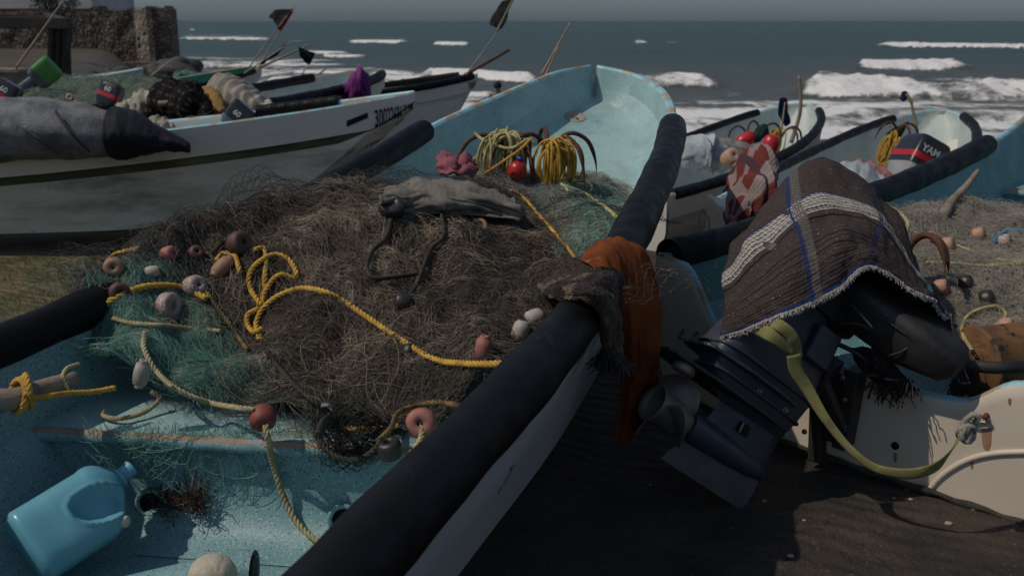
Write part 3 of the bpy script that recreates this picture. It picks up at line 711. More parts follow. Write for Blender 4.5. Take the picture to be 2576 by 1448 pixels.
_d1 = at(1260,640,Y=3.7); _d2 = at(860,1000,Y=2.95); _d3 = at(420,640,Y=3.6)
hol = lambda x, y: np.clip(.62+.75*snz(x, y, 91, base=1.3)-.75*np.exp(-((x-_d1.x)**2+(y-_d1.y)**2)/.10)-.7*np.exp(-((x-_d2.x)**2+(y-_d2.y)**2)/.05)-.4*np.exp(-((x-_d3.x)**2+(y-_d3.y)**2)/.06), .05, 1)  # strands also thinned at set spots, dark core painting in the heap's shade
A1 = tangle(SB, pB, 10500, 30, .012, .26, .028, 1, flow, dens=hol); A2 = tangle(SB, pB, 6200, 34, .014, .16, .036, 2, flow, dens=hol)
strand_obj('brown_twine', [A1, A2, tangle(SB, pB, 2200, 26, .010, .45, .03, 3)], MT['net_brown'], t, [.00055, .00055, .0006])
tanp = [at(*q[:2], Y=q[2]) for q in [(640,600,3.8),(900,540,4.1),(1000,640,3.7),(1000,780,3.3),(1200,860,3.0),(1150,1000,2.85),(930,860,3.1),(760,760,3.35)]]  # tan strands gathered here to paint in the heap's highlight
strand_obj('tan_twine', [tangle(SB, tanp, 3400, 38, .015, .14, .036, 5, lambda x, y: flow(x, y)*.3-.9), tangle(SB, pB, 2600, 32, .013, .24, .045, 6, flow, dens=hol)], MT['net_tan'], t, [.0005, .0005])
def bl(h, w=.25): return lambda u, v: h*np.exp(-((u/w)**2+(v/w)**2))
D = []
for (px, py, Y, ang, nu, nv, cell, hb, sd) in [(640,545,4.0,.3,34,14,.034,.16,1),(500,590,3.8,.7,26,11,.030,.05,2),(1520,590,4.25,.9,28,13,.034,.07,3),(1250,480,4.6,.1,26,10,.034,.03,4),
      (950,1075,2.78,.0,26,9,.026,.0,5),(700,1000,2.95,.5,24,10,.024,.02,6),(1150,620,3.8,.2,40,14,.032,.01,7),(420,690,3.45,.5,28,12,.026,.02,8),(1420,740,3.3,-.4,24,10,.030,.02,9),(1000,430,4.65,.0,26,7,.034,.05,10),(700,505,4.15,.2,30,12,.034,.11,11),(980,448,4.5,.4,26,10,.034,.08,12),(1440,560,4.4,.6,28,12,.034,.10,13),(320,660,3.5,.8,24,10,.030,.06,14),(1250,470,4.6,.2,26,10,.034,.08,15)]:
    c = at(px, py, Y=Y); D.append(diamond(SB, (c.x, c.y), ang, nu, nv, cell, .04, .03, sd, bl(hb, .16)))
vs = []; 
D2 = []; D3 = []; rs_ = np.random.RandomState(77); plB = np.array([tuple(p)[:2] for p in pB]); lo_, hi_ = plB.min(0), plB.max(0); k_ = 0
while k_ < 46:
    x_, y_ = lo_+(hi_-lo_)*rs_.rand(2)
    if not inpoly(np.array([x_]), np.array([y_]), plB)[0]: continue
    (D2 if k_ % 3 else D3).append(diamond(SB, (x_, y_), rs_.rand()*3.1, int(18+14*rs_.rand()), int(8+7*rs_.rand()), .020+.010*rs_.rand(), .05, .022+.03*rs_.rand(), 200+k_, bl(.03*rs_.rand(), .12))); k_ += 1
strand_obj('bright_loops', [tangle(SB, tanp, 420, 44, .013, .20, .05, 301, keep=.3), tangle(SB, pB, 700, 44, .013, .22, .055, 302, dens=hol)]+D3, MT['net_tan'], t, [.0007, .0007]+[.0009]*len(D3))
strand_obj('dark_loops', [tangle(SB, pB, 1600, 44, .012, .24, .05, 303)]+D, MT['net_dark'], t, [.0009]*(1+len(D)))
strand_obj('brown_mesh', D2, MT['net_brown'], t, [.0011]*len(D2))
# green net
pG = [at(*q[:2], Y=q[2]) for q in [(275,800,3.25),(330,750,3.35),(480,740,3.4),(600,860,3.15),(680,960,3.0),(720,1010,2.92),(620,1000,2.93),(450,985,2.95),(300,965,3.0),(225,920,3.08),(240,850,3.18)]]
t = thing('fishing_net', 'pale green monofilament net spread over the left end of the deck', 'net', (-1.1, 3.1, .62))
under(SB, [at(*q[:2], Y=q[2]) for q in [(270,800,3.3),(400,760,3.35),(560,860,3.15),(620,930,3.05),(560,980,2.96),(420,960,3.0),(280,900,3.1)]], MT['net_coreg'], t, -.03)
strand_obj('green_twine', [tangle(SB, pG, 10500, 32, .011, .26, .03, 21, zoff=-.01, keep=.66), tangle(SB, pG, 4600, 36, .013, .16, .035, 22, keep=.62)], MT['net_green'], t, [.00048, .00048])
# loose loops hanging over the edge of the deck
rs = np.random.RandomState(5); LP = []
for i in range(210):
    u = rs.rand(); a = at(270+760*u+rs.randn()*20, 1065+25*u, Y=2.80); k = 26; wd = .04+.16*rs.rand(); dp = .04+.22*rs.rand()**1.5
    s_ = np.linspace(0, 1, k); x = a.x+(s_-.5)*wd*1.4+.02*np.sin(s_*9+rs.rand()*6); z = .64-dp*np.sin(PI*s_)+.01*rs.randn(); y = a.y-.035-.02*np.sin(PI*s_)-.03*rs.rand()
    LP.append(np.stack([x, np.full(k, 0)+y-.12*(x-a.x), z], 1))
strand_obj('hanging_loops', [np.array(LP)], MT['net_green'], t, [.0008])
# black netting gathered on the hanging rope ring
RG = []
for i in range(240):
    a0 = rs.rand()*6.28; c_ = at(885,1085,Y=2.64); k = 22; rr_ = .085+.02*rs.randn(); l_ = .5+1.5*rs.rand(); s_ = np.linspace(0, l_, k); w_ = .012*rs.randn(2)
    RG.append(np.stack([c_.x+(rr_+.016*np.sin(s_*6+a0*3))*np.cos(a0+s_)+w_[0], c_.y-.02+.02*np.sin(s_*4+a0), c_.z+(rr_*.75+.016*np.cos(s_*7+a0))*np.sin(a0+s_)+w_[1]], 1))
ring_net = np.array(RG)
# looser spread on deck in front and right
pS = [at(*q[:2], Y=q[2]) for q in [(230,1000,2.95),(700,1050,2.84),(1060,1085,2.76),(1000,1020,2.9),(600,960,3.0),(260,930,3.05)]]
strand_obj('loose_twine', [tangle(SB, pS, 300, 26, .014, .2, .012, 25)], MT['net_green'], t, [.0008])
# pale net under the anchors
pP = [at(*q[:2], Y=q[2]) for q in [(1180,450,4.8),(1230,425,5.1),(1450,425,5.4),(1580,470,5.25),(1600,510,4.9),(1590,590,4.5),(1560,640,3.9),(1420,640,3.75),(1380,560,4.2),(1300,480,4.6)]]
t = thing('fishing_net', 'grey and sea green net beneath the rusty anchors in the bow', 'net', (.3, 4.8, .6))
under(SB, pP, MT['net_coret'], t, -.03)
strand_obj('grey_twine', [tangle(SB, pP, 5000, 22, .012, .38, .04, 31)], MT['net_pale'], t, [.0008])
strand_obj('green_twine', [tangle(SB, [at(*q[:2], Y=q[2]) for q in [(1400,450,5.1),(1560,470,5.1),(1590,560,4.6),(1560,640,3.9),(1440,640,3.75),(1430,540,4.5)]], 1800, 22, .012, .36, .05, 33)], MT['net_green'], t, [.0009])
# grey net in the right hand boat
SR = Surf([(2300,540,5.0),(2450,520,5.1),(2576,540,5.0),(2300,640,4.6),(2450,650,4.5),(2600,680,4.3),(2380,780,4.1),(2500,820,4.0),(2620,850,3.9),(2450,900,3.75),(2600,930,3.7),(2700,600,4.7),(2800,800,4.0)], amp=.03, seed=40)
pR = [at(*q[:2], Y=q[2]) for q in [(2230,560,4.9),(2330,505,5.2),(2500,505,5.2),(2700,540,5.1),(2850,760,4.2),(2700,905,3.75),(2440,880,3.8),(2380,760,4.1),(2290,640,4.6)]]
t = thing('fishing_net', 'grey net with many small floats filling the right hand boat', 'net', (2.3, 4.5, .4))
under(SR, pR, mat('grey_net_core_right', (.13,.12,.10), .95, (.08,.09,.08), 7, bump=1.5, bscale=90), t, -.02)
strand_obj('grey_twine', [tangle(SR, pR, 6500, 22, .013, .33, .04, 41)], mat('grey_twine_right', (.36,.32,.27), .6, (.22,.20,.17), 4), t, [.0008])
# ------------------------------------------------------------ ropes, floats, anchors
def ropemat(name, c, c2, fleck):
    return mat(name, c, .6, c2, 22, lo=.42, hi=.6, specks=((190,.42,.10,fleck),), bump=.8, bscale=350)
MT['rope_y'] = ropemat('yellow_rope', (.62,.36,.035), (.42,.22,.03), (.03,.22,.28))
MT['rope_p'] = ropemat('pale_yellow_rope', (.52,.46,.20), (.34,.29,.13), (.04,.10,.12))
MT['rope_s'] = ropemat('straw_rope', (.46,.38,.20), (.30,.24,.12), (.04,.20,.26))
MT['rope_k'] = ropemat('black_rope', (.012,.012,.012), (.035,.028,.015), (.15,.10,.02))
MT['rope_ky'] = ropemat('dark_yellow_rope', (.055,.042,.018), (.24,.15,.03), (.01,.01,.01))
MT['rope_b'] = ropemat('blue_rope', (.03,.20,.34), (.02,.13,.24), (.3,.4,.4))
MT['rope_g'] = ropemat('old_grey_rope', (.33,.30,.24), (.22,.20,.16), (.1,.1,.1))
MT['rust'] = mat('rusty_iron', (.115,.042,.020), .85, (.05,.024,.016), 14, stains=((40,.62,.7,(.24,.09,.035)),), bump=1.2, bscale=160)
MT['wood_g'] = mat('grey_driftwood', (.24,.19,.14), .8, (.13,.10,.075), 8, stretch=(1,1,1), bump=.8, bscale=60)
MT['bamboo'] = mat('bamboo_pole', (.33,.25,.16), .6, (.22,.16,.10), 6)
def rope_mb(P, r, pitch=None, mb=None, mi=0, sides=6, loose=0):
    mb = mb or MB(); L = plen(catmull(P, 80)); pitch = pitch or r*5.2
    n = max(12, int(L/pitch*9)); Q = arclen(P, n); up = None; fr = []
    for i, p in enumerate(Q):
        t = (Q[min(i+1, n-1)]-Q[max(i-1, 0)]).normalized()
        if up is None: up = t.orthogonal().normalized()
        up = (up-t*up.dot(t)).normalized(); fr.append((p, up.copy(), t.cross(up)))
    for s in range(3):
        pts = []
        for i, (p, u, b) in enumerate(fr):
            a = 2*PI*(i/9+s/3); pts.append(p+(u*math.cos(a)+b*math.sin(a))*r*.52)
        mb.tube(pts, r*.56, sides, mi=mi)
    return mb
def onS(pts, surf=None, lift=.040):
    """points on the net heap: (px, py, Y guess) or (px, py) looked up on the surface"""
    surf = surf or SB; out = []
    for q in pts:
        px, py = q[:2]; dz = q[2] if len(q) > 2 else 0
        t = 2.2; best = None
        a = at(px, py, t=1)-V(0,0,H); 
        tt = np.linspace(2.2, 6.5, 260); X = a.x*tt; Y = a.y*tt; Z = H+a.z*tt; zs = surf.z(X, Y)+lift+dz
        k = np.argmax(Z <= zs) if (Z <= zs).any() else len(tt)-1
        out.append(V(X[k], Y[k], max(Z[k], .1)))
    return out
def rope(pts, r, m, label, cat='rope', pitch=None, group=None, name='rope', extra=None):
    mb = rope_mb(pts, r, pitch); 
    if extra: extra(mb)
    o = mesh_obj(name, mb, MT[m], None, origin=tuple(pts[0])); return tag(o, label, cat, group)
rope(onS([(235,810),(260,770),(300,745),(360,722),(430,718),(470,728),(520,750,.02)]), .0115, 'rope_y', 'thick yellow rope arching over the green net by the left side')
rope(onS([(640,628),(662,624),(670,650),(667,690),(664,730),(658,765),(650,758),(630,725),(628,690),(650,660),(690,640),(725,652),(746,685),(738,700),(710,690),(685,705),(664,740),(650,775),(625,790),(622,815),(640,835),(660,825)]), .0095, 'rope_y', 'yellow rope twisted into two open loops on the brown net')
rope(onS([(655,855),(645,825),(650,795),(672,765),(710,740),(760,725),(810,732),(860,755),(920,795),(980,835),(1030,868),(1070,893),(1110,908),(1160,913),(1210,915),(1262,914)]), .0105, 'rope_y', 'long yellow rope running from the loops down to the right rail')
rope(onS([(545,655),(560,638),(590,642),(600,670),(605,690)]), .009, 'rope_y', 'short yellow rope hooked over the wooden plug')
rope(onS([(270,660),(290,640),(325,630),(350,624)], lift=.03), .009, 'rope_y', 'yellow rope end at the far left tip of the net')
rope(onS([(1285,478),(1320,500),(1360,545),(1400,590),(1430,625),(1448,650)]), .008, 'rope_y', 'straight yellow rope crossing the net towards the orange towel')
rope(onS([(1400,455),(1425,470),(1460,482),(1500,505),(1540,535),(1560,560)]), .009, 'rope_p', 'pale yellow rope on green netting beside the right pipe')
rope(onS([(1425,470),(1440,458),(1470,456),(1488,466),(1484,482),(1455,488),(1430,480),(1425,470)]), .007, 'rope_p', 'small bright yellow ring of rope on the bow netting')
rope(onS([(520,735),(545,770),(575,810),(605,855),(625,880)]), .008, 'rope_ky', 'frayed dark yellow rope between the green and brown nets')
rope(onS([(285,800),(330,812),(400,818),(470,825),(555,832)]), .008, 'rope_s', 'pale cord lying straight across the top of the green net')
rope(onS([(365,835),(362,870),(375,905),(400,940),(440,975),(490,1000),(540,1015),(600,1025),(640,1030)]), .0085, 'rope_s', 'straw coloured headline rope curving down to the red float')
rope([p+V(0,0,0) for p in [at(262,1030,z=.635), at(262,1045,z=.63), at(300,1052,z=.63), at(350,1042,z=.63), at(385,1022,z=.64), at(402,1000,z=.66), at(380,985,z=.68)]], .0075, 'rope_s', 'loop of straw coloured rope lying on the blue deck')
rope([at(1062,1070,Y=2.58), at(1060,1100,Y=2.55), at(1045,1130,Y=2.5), at(1030,1165,Y=2.45)], .009, 'rope_s', 'short rope hanging out of the salmon float')
# black footropes
rope(onS([(985,545),(978,580),(965,605),(940,628),(925,660),(928,688),(950,700),(1000,695),(1050,688)], lift=.058), .009, 'rope_k', 'black rope looping down from the dark round float')
rope(onS([(1175,495),(1168,488),(1140,492),(1118,515),(1112,545),(1118,575),(1112,600),(1085,625),(1070,660),(1055,700),(1040,730),(1025,755)], lift=.058), .009, 'rope_k', 'black rope with a hooked top running down to the black float')
rope(onS([(1005,770),(1018,800),(1020,840),(1030,870)], lift=.01), .008, 'rope_k', 'black rope doubled below the black float')
rope(onS([(670,880),(700,920),(740,965),(790,1010),(830,1040),(812,1060),(800,1090)], lift=.058), .009, 'rope_k', 'black rope along the lower edge of the brown net')
rg_ = rope([at(812,1040,Y=2.72), at(800,1080,Y=2.64), at(812,1120,Y=2.59), at(850,1150,Y=2.57), at(900,1155,Y=2.56), at(945,1128,Y=2.58), at(968,1085,Y=2.62), at(965,1040,Y=2.72), at(940,1015,Y=2.8)], .0095, 'rope_k', 'black rope ring hanging over the deck edge')
strand_obj('gathered_netting', [ring_net], MT['net_dark'], rg_, [.0011])
rope(onS([(950,1110),(985,1075),(1000,1040),(1040,1022),(1100,1012),(1160,1020)], lift=.058), .008, 'rope_ky', 'dark rope from the black float under the salmon float to the rail')
rope(onS([(860,1075),(900,1078),(950,1076),(1000,1070)], lift=.015), .007, 'rope_y', 'yellow rope end beyond the hanging black ring')
rope(onS([(330,760),(345,790),(380,810),(420,822),(460,805)], lift=.02), .008, 'rope_k', 'black rope under the speckled float on the green net')
rope(onS([(530,640),(560,610),(590,595),(612,588)], lift=.03), .008, 'rope_k', 'black rope beside the brown float near the left rail')
# floats
def float_mb(r, h, hole=.22, bevel=.25):
    b = h*bevel; p = [(r*hole, 0), (r*.6, 0), (r-b*.6, b*.12), (r-b*.12, b*.6), (r, h*.4), (r, h*.6), (r-b*.12, h-b*.6), (r-b*.6, h-b*.12), (r*.6, h), (r*hole, h), (r*hole, h*.5), (r*hole, 0)]
    return p
def orient(p, d):
    d = Vector(d).normalized(); q = d.to_track_quat('Z', 'Y').to_matrix().to_4x4(); return Matrix.Translation(p) @ q
FM = {}
def fmat(k, c, c2, sp=None, rough=.6, b=.5): FM[k] = mat('float_'+k, c, rough, c2, 12, specks=sp or (), stains=((30,.66,.72,tuple(x*.35 for x in c)),), bump=b, bscale=90); return FM[k]
fmat('red', (.24,.052,.036), (.15,.036,.026)); fmat('salmon', (.36,.13,.10), (.22,.08,.062)); fmat('black', (.020,.016,.015), (.035,.028,.026), rough=.38)
fmat('white', (.38,.34,.29), (.24,.20,.17)); fmat('speckled', (.33,.25,.22), (.20,.14,.12), ((140,.35,.4,(.6,.52,.46)),)); fmat('cork', (.30,.17,.10), (.22,.12,.07)); fmat('rustb', (.10,.035,.028), (.06,.025,.02)); fmat('peach', (.42,.24,.16), (.32,.18,.12))
def nfloat(p, d, r, h, m, label, group='net floats strung along the ropes', hole=.22):
    mb = MB().lathe(float_mb(r, h, hole), orient(p-Vector(d).normalized()*h/2, d), 26)
    o = mesh_obj('net_float', mb, FM[m], None, smooth=True, origin=tuple(p)); return tag(o, label, 'float', group)
def oS(px, py, l=.0): return onS([(px, py)], lift=.014+l)[0]
nfloat(at(660,1050,Y=2.66), (.25,-.8,-.5), .038, .062, 'red', 'dark red float hanging over the deck edge, straw rope below it')
nfloat(at(1060,1064,Y=2.60), (-.05,-.8,.35), .044, .06, 'salmon', 'salmon pink float beside the black rail')
nfloat(at(980,1130,Y=2.56), (-.15,-.1,1), .035, .055, 'black', 'black cylindrical float hanging below the deck edge', hole=.35)
nfloat(oS(1012,760,.03), (1,.2,-.25), .034, .055, 'black', 'black float lying on the brown net between two black ropes')
nfloat(oS(985,521,.05), (.1,-.6,.8), .052, .058, 'black', 'shiny round black float below the grey cloth')
nfloat(oS(828,1040,.03), (-.3,-.9,.2), .040, .05, 'black', 'black ring float stuffed with straw rope', hole=.6)
nfloat(oS(487,722,.03), (.7,-.5,.4), .040, .075, 'speckled', 'pale speckled float wrapped in net behind the arching rope')
nfloat(oS(425,770,.03), (1,-.4,.1), .048, .05, 'speckled', 'large speckled float under the arching yellow rope')
nfloat(oS(356,940,.02), (.25,.1,1), .023, .085, 'white', 'slim white float standing in the green net')
nfloat(oS(383,684,.02), (1,.2,.15), .022, .05, 'white', 'small white float at the left end of the net')
nfloat(oS(286,672,.02), (.3,-.9,.2), .034, .05, 'cork', 'brownish float hanging at the left tip of the net')
nfloat(oS(560,672,.03), (.6,.6,.6), .029, .09, 'cork', 'round wooden plug sticking out of the brown net')
nfloat(oS(603,612,.04), (.7,-.5,.3), .045, .06, 'rustb', 'rust red cylinder at the back of the net')
nfloat(oS(1345,800,.03), (.9,.4,.2), .030, .06, 'white', 'white float touching the right rail')
nfloat(oS(1310,832,.03), (.3,.2,1), .028, .065, 'white', 'pale float just below the white one at the right rail')
nfloat(oS(1217,875,.03), (.1,.1,1), .026, .075, 'salmon', 'salmon float standing in brown net above the long yellow rope')
nfloat(oS(1205,570,.01), (.1,-.7,.6), .035, .035, 'cork', 'faded ring float half buried near the top of the brown net', hole=.5)
nfloat(oS(425,640,.01), (.8,-.3,.3), .030, .05, 'salmon', 'faded pink float under net at the left')
nfloat(oS(300,735,.01), (.5,-.8,.2), .034, .05, 'rustb', 'brown float under the start of the arching rope')
nfloat(oS(490,640,.01), (.5,-.5,.5), .030, .06, 'rustb', 'reddish float buried in net left of the wooden plug')
nfloat(oS(1030,885,.01), (.7,-.5,.3), .030, .05, 'black', 'dark float half hidden under the long yellow rope')
# right boat floats
for (px, py, r, m, l) in [(2335,600,.035,'peach','peach float nearest the curved anchor fluke'),(2385,617,.04,'peach','peach float between the anchor fluke and the blue rope'),(2462,590,.035,'peach','single peach float higher on the grey net'),
    (2528,608,.036,'speckled','dark speckled float tied to the blue rope'),(2430,712,.038,'black','black ribbed float on the grey net, upper one'),(2483,752,.042,'black','black ribbed float on the grey net, lower one'),(2368,722,.036,'peach','peach float at the blanket side of the grey net'),(2532,820,.036,'peach','orange cork float near the rusty drum')]:
    p = onS([(px, py)], SR, .03)[0]; nfloat(p, (.8,-.5,.3), r, .055, m, l, 'floats on the grey net')
rope(onS([(2500,610),(2515,590),(2545,578),(2580,585),(2600,600)], SR, .03), .010, 'rope_b', 'bright blue rope loop on the grey net')
rope(onS([(2290,580),(2350,600),(2420,622),(2500,650),(2580,660)], SR, .02), .007, 'rope_p', 'thin yellow cord across the top of the grey net')
rope(onS([(2330,660),(2400,662),(2480,668),(2580,660)], SR, .02), .007, 'rope_p', 'second thin yellow cord below the peach floats')
rope(onS([(2410,860),(2460,840),(2510,815),(2530,790),(2500,770),(2440,790),(2420,830),(2445,880)], SR, .03), .008, 'rope_p', 'yellow cord looped around the orange cork float')
rope([at(2235,520,Y=4.9), at(2262,535,Y=4.9), at(2283,560,Y=4.85), at(2280,590,Y=4.8)], .009, 'rope_p', 'pale rope behind the blanket at the blue side')
# anchors
def anchor(p, shank, arms, R0, label, group='rusty grapnel anchors in the bow', th=.011, shl=.45, name='grapnel_anchor'):
    """four curved arms leaving a shank; arms = list of (direction, drop)"""
    t = thing(name, label, 'anchor', tuple(p), group); sh = Vector(shank).normalized()
    mb = MB().tube([p-sh*shl, p-sh*shl*.5, p], [th*1.2, th*1.2, th*1.5], 10); mesh_obj('shank', mb, MT['rust'], t)
    for d, k in arms:
        d = Vector(d); d = (d-sh*d.dot(sh)); d = d.normalized() if d.length > 1e-3 else sh.orthogonal()
        pts = [p, p+sh*R0*.55+d*R0*.18, p+sh*R0*.80+d*R0*.55, p+sh*R0*.62+d*R0*.98, p+sh*R0*.15+d*R0*1.22, p-sh*R0*.25*k+d*R0*1.30]
        Q = arclen(pts, 22); rr = [th*(1 if i < 16 else max(.12, 1-(i-15)/6.2)) for i in range(22)]
        mesh_obj('arm', MB().tube(Q, rr, 9), MT['rust'], t)
    return t
anchor(at(1270,422,Y=5.1), (.15,-.15,1), [((-1,-.1,.1),1.0),((-.35,-.9,0),1.2),((.55,-.8,.1),1.1),((.5,.8,0),.6)], .20, 'rusty anchor wrapped in pale rope, left one, with its fluke tied by cord')
anchor(at(1378,412,Y=5.05), (.05,-.1,1), [((-1,-.5,.1),1.2),((1,.15,0),1.2),((.75,-.8,0),1.3),((-.2,1,0),.5)], .20, 'rusty anchor wrapped in yellow rope, right one, against the bow')
anchor(at(2275,655,Y=4.3), (.1,.2,1), [((1,-.1,0),1.2),((.6,-.8,0),1.0)], .15, 'brown anchor fluke curving out beside the motor blanket', None, .015, .12)
def coil(c, ax, r, ln, n, m, label, wob=.3, seed=1):
    rs = random.Random(seed); ax = Vector(ax).normalized(); u = ax.orthogonal().normalized(); b = ax.cross(u); mb = MB()
    for i in range(n):
        o = c+u*(rs.uniform(-1,1)*r*.5)+b*(rs.uniform(-1,1)*r*.3); k = rs.uniform(.7,1.15); dd = rs.uniform(-.2,.2)
        pts = [o+ax*(ln*.5*math.cos(a)*k)+(u*math.cos(i/n*2*PI*3)+b*math.sin(i/n*2*PI*3))*(r*.5*math.sin(a)*(1+dd)) for a in [j/11*2*PI for j in range(12)]]
        pts.append(pts[0]); rope_mb(pts, .0062, .036, mb, sides=5)
    o = mesh_obj('rope_coil', mb, MT[m], None, origin=tuple(c)); return tag(o, label, 'rope', 'coiled anchor ropes')
coil(at(1265,398,Y=4.98), (.1,-.1,1), .16, .26, 26, 'rope_p', 'pale yellow rope coil on the left anchor', seed=3)
coil(at(1400,412,Y=4.92), (.05,-.1,1), .14, .24, 22, 'rope_y', 'bright yellow rope coil on the right anchor', seed=4)
rope([at(1195,335,Y=5.0), at(1215,352,Y=4.95), at(1255,368,Y=4.9), at(1290,372,Y=4.85), at(1330,350,Y=4.85), at(1345,362,Y=4.85)], .008, 'rope_p', 'slack pale rope linking the two anchors')
rope([at(1215,440,Y=4.85), at(1260,410,Y=4.8), at(1310,375,Y=4.75), at(1335,350,Y=4.8)], .007, 'rope_y', 'yellow rope stretched diagonally across the pale coil')
mb = MB().tube([at(1170,420,Y=5.1), at(1215,385,Y=5.15), at(1262,345,Y=5.2)], [.014,.013,.012], 8); o = mesh_obj('wooden_stick', mb, MT['wood_g'], None, origin=tuple(at(1170,420,Y=5.1))); tag(o, 'short grey stick behind the left anchor', 'stick')
# red bottle float with blue cap
def red_jug(p, r, label, cap=True, group=None):
    t = thing('plastic_float', label, 'float', tuple(p), group)
    M = orient(p, (.25,.1,1)); pr = [(0,-1.0),(.55,-.98),(.9,-.8),(1,-.4),(1,.2),(.9,.55),(.6,.85),(.35,.95),(.35,1.1),(0,1.1)]
    mesh_obj('body', MB().lathe([(a*r, b*r) for a, b in pr], M, 22), MT['redpl'], t)
    if cap: mesh_obj('cap', MB().lathe([(0,r*1.05),(r*.45,r*1.05),(r*.45,r*1.4),(r*.3,r*1.45),(0,r*1.45)], M, 18), MT['bluepl'], t)
    return t
MT['redpl'] = mat('red_plastic', (.42,.014,.016), .35, (.33,.012,.014), 5); MT['bluepl'] = mat('blue_plastic', (.02,.04,.22), .4)
red_jug(at(1302,428,Y=4.85), .045, 'round red plastic float with blue cap between the rope coils')
red_jug(at(1418,395,Y=5.2), .045, 'red plastic float half hidden behind the bright yellow coil', False)
# ------------------------------------------------------------ cloths
def cloth(name, label, cat, rows, nu, nv, mt, th=.006, wr=.008, seed=0, parent=None, ws=3, group=None, fold=0, foldn=6):
    """rows of control points (Vectors) -> smooth sheet with uv (u across, v down)"""
    G = [catmull(r, nu) for r in rows]; cols = [catmull([G[i][j] for i in range(len(rows))], nv) for j in range(nu)]
    P = np.array([[tuple(cols[j][i]) for j in range(nu)] for i in range(nv)])
    du = np.gradient(P, axis=1); dv = np.gradient(P, axis=0); Nn = np.cross(du, dv); Nn /= np.linalg.norm(Nn, axis=2, keepdims=True)+1e-9
    u, v = np.meshgrid(np.linspace(0, 1, nu), np.linspace(0, 1, nv))
    w_ = snz(u*ws, v*ws, seed, base=1)*wr+snz(u*ws*3, v*ws*3, seed+1, base=1)*wr*.35
    if fold: w_ = w_+fold*np.sin(u*foldn*2*PI+2*snz(u, v, seed+2, base=1))*(.3+.7*v)
    P = P+Nn*w_[..., None]
    mb = MB(); F = gridf(nv, nu); mb.add(P.reshape(-1, 3), F.tolist(), 0, np.stack([u.ravel(), 1-v.ravel()], 1))
    if parent is None:
        o = mesh_obj(name, mb, mt, None, origin=tuple(P[0, 0])); tag(o, label, cat, group)
    else: o = mesh_obj(name, mb, mt, parent)
    sol(o, th, 0); return o, P
def fabric(name, c, c2, scale=20, rough=.95, bump=1.2, bscale=220, extra=None, stains=()):
    return mat(name, c, rough, c2, scale, lo=.4, hi=.62, bump=bump, bscale=bscale, stains=stains, spec=.15)
def uvstripes(name, base, base2, vst, ust, rough=.95, yarn=(0, 180), fleck=(.42,.38,.36), flk=.685):
    """woven cloth: stripes across v and u (lists of (centre, half width, colour)), yarn texture"""
    m = bpy.data.materials.new(name); m.use_nodes = True; N = m.node_tree.nodes; L = m.node_tree.links; b = N['Principled BSDF']; b.inputs['Roughness'].default_value = rough; b.inputs['Specular IOR Level'].default_value = .1
    uv = N.new('ShaderNodeUVMap'); uv.uv_map = 'UVMap'; sx = N.new('ShaderNodeSeparateXYZ'); L.new(uv.outputs[0], sx.inputs[0]); tc = N.new('ShaderNodeTexCoord')
    def noise(sc, det=4, src=None):
        n = N.new('ShaderNodeTexNoise'); n.inputs['Scale'].default_value = sc; n.inputs['Detail'].default_value = det; L.new(src or tc.outputs['Object'], n.inputs['Vector']); return n.outputs['Fac']
    def M2(op, a, c=0.0):
        x = N.new('ShaderNodeMath'); x.operation = op
        for k, q in ((0, a), (1, c)):
            if isinstance(q, (int, float)): x.inputs[k].default_value = q
            else: L.new(q, x.inputs[k])
        return x.outputs[0]
    def mix(f, a, c):
        x = N.new('ShaderNodeMix'); x.data_type = 'RGBA'
        L.new(f, x.inputs[0])
        for k, q in ((6, a), (7, c)):
            if isinstance(q, tuple): x.inputs[k].default_value = (*q, 1)
            else: L.new(q, x.inputs[k])
        return x.outputs[2]
    nz = noise(55, 6); cur = mix(M2('MULTIPLY', nz, 1.0), base, base2)
    fl = M2('GREATER_THAN', noise(130, 3), flk); cur = mix(M2('MULTIPLY', fl, .7), cur, fleck)
    wob = M2('MULTIPLY', M2('SUBTRACT', noise(6), .5), .012)
    for ax, lst in ((1, vst), (0, ust)):
        co = M2('ADD', sx.outputs[ax], wob)
        for c0, hw, col, br in lst:
            f = M2('LESS_THAN', M2('ABSOLUTE', M2('SUBTRACT', co, c0)), hw)
            if br:   # broken by dark yarns along and across
                wv = M2('SINE', M2('ADD', M2('MULTIPLY', sx.outputs[ax], br), 0.0)); w2 = M2('SINE', M2('ADD', M2('MULTIPLY', sx.outputs[1-ax], 420.0), M2('MULTIPLY', sx.outputs[ax], 500.0)))
                g = M2('GREATER_THAN', M2('ADD', M2('ADD', wv, M2('MULTIPLY', w2, .7)), M2('MULTIPLY', M2('SUBTRACT', nz, .5), 2.2)), -.55); f = M2('MULTIPLY', f, g)
            cur = mix(f, cur, col)
    L.new(cur, b.inputs['Base Color'])
    bn = N.new('ShaderNodeBump'); bn.inputs['Strength'].default_value = 1; bn.inputs['Distance'].default_value = .004
    rib = M2('SINE', M2('MULTIPLY', sx.outputs[1], 260.0)); L.new(M2('ADD', M2('MULTIPLY', rib, .25), M2('MULTIPLY', noise(160, 5), 1.6)), bn.inputs['Height']); L.new(bn.outputs[0], b.inputs['Normal'])
    return m
WH = (.36,.33,.30); BLU = (.014,.032,.12)
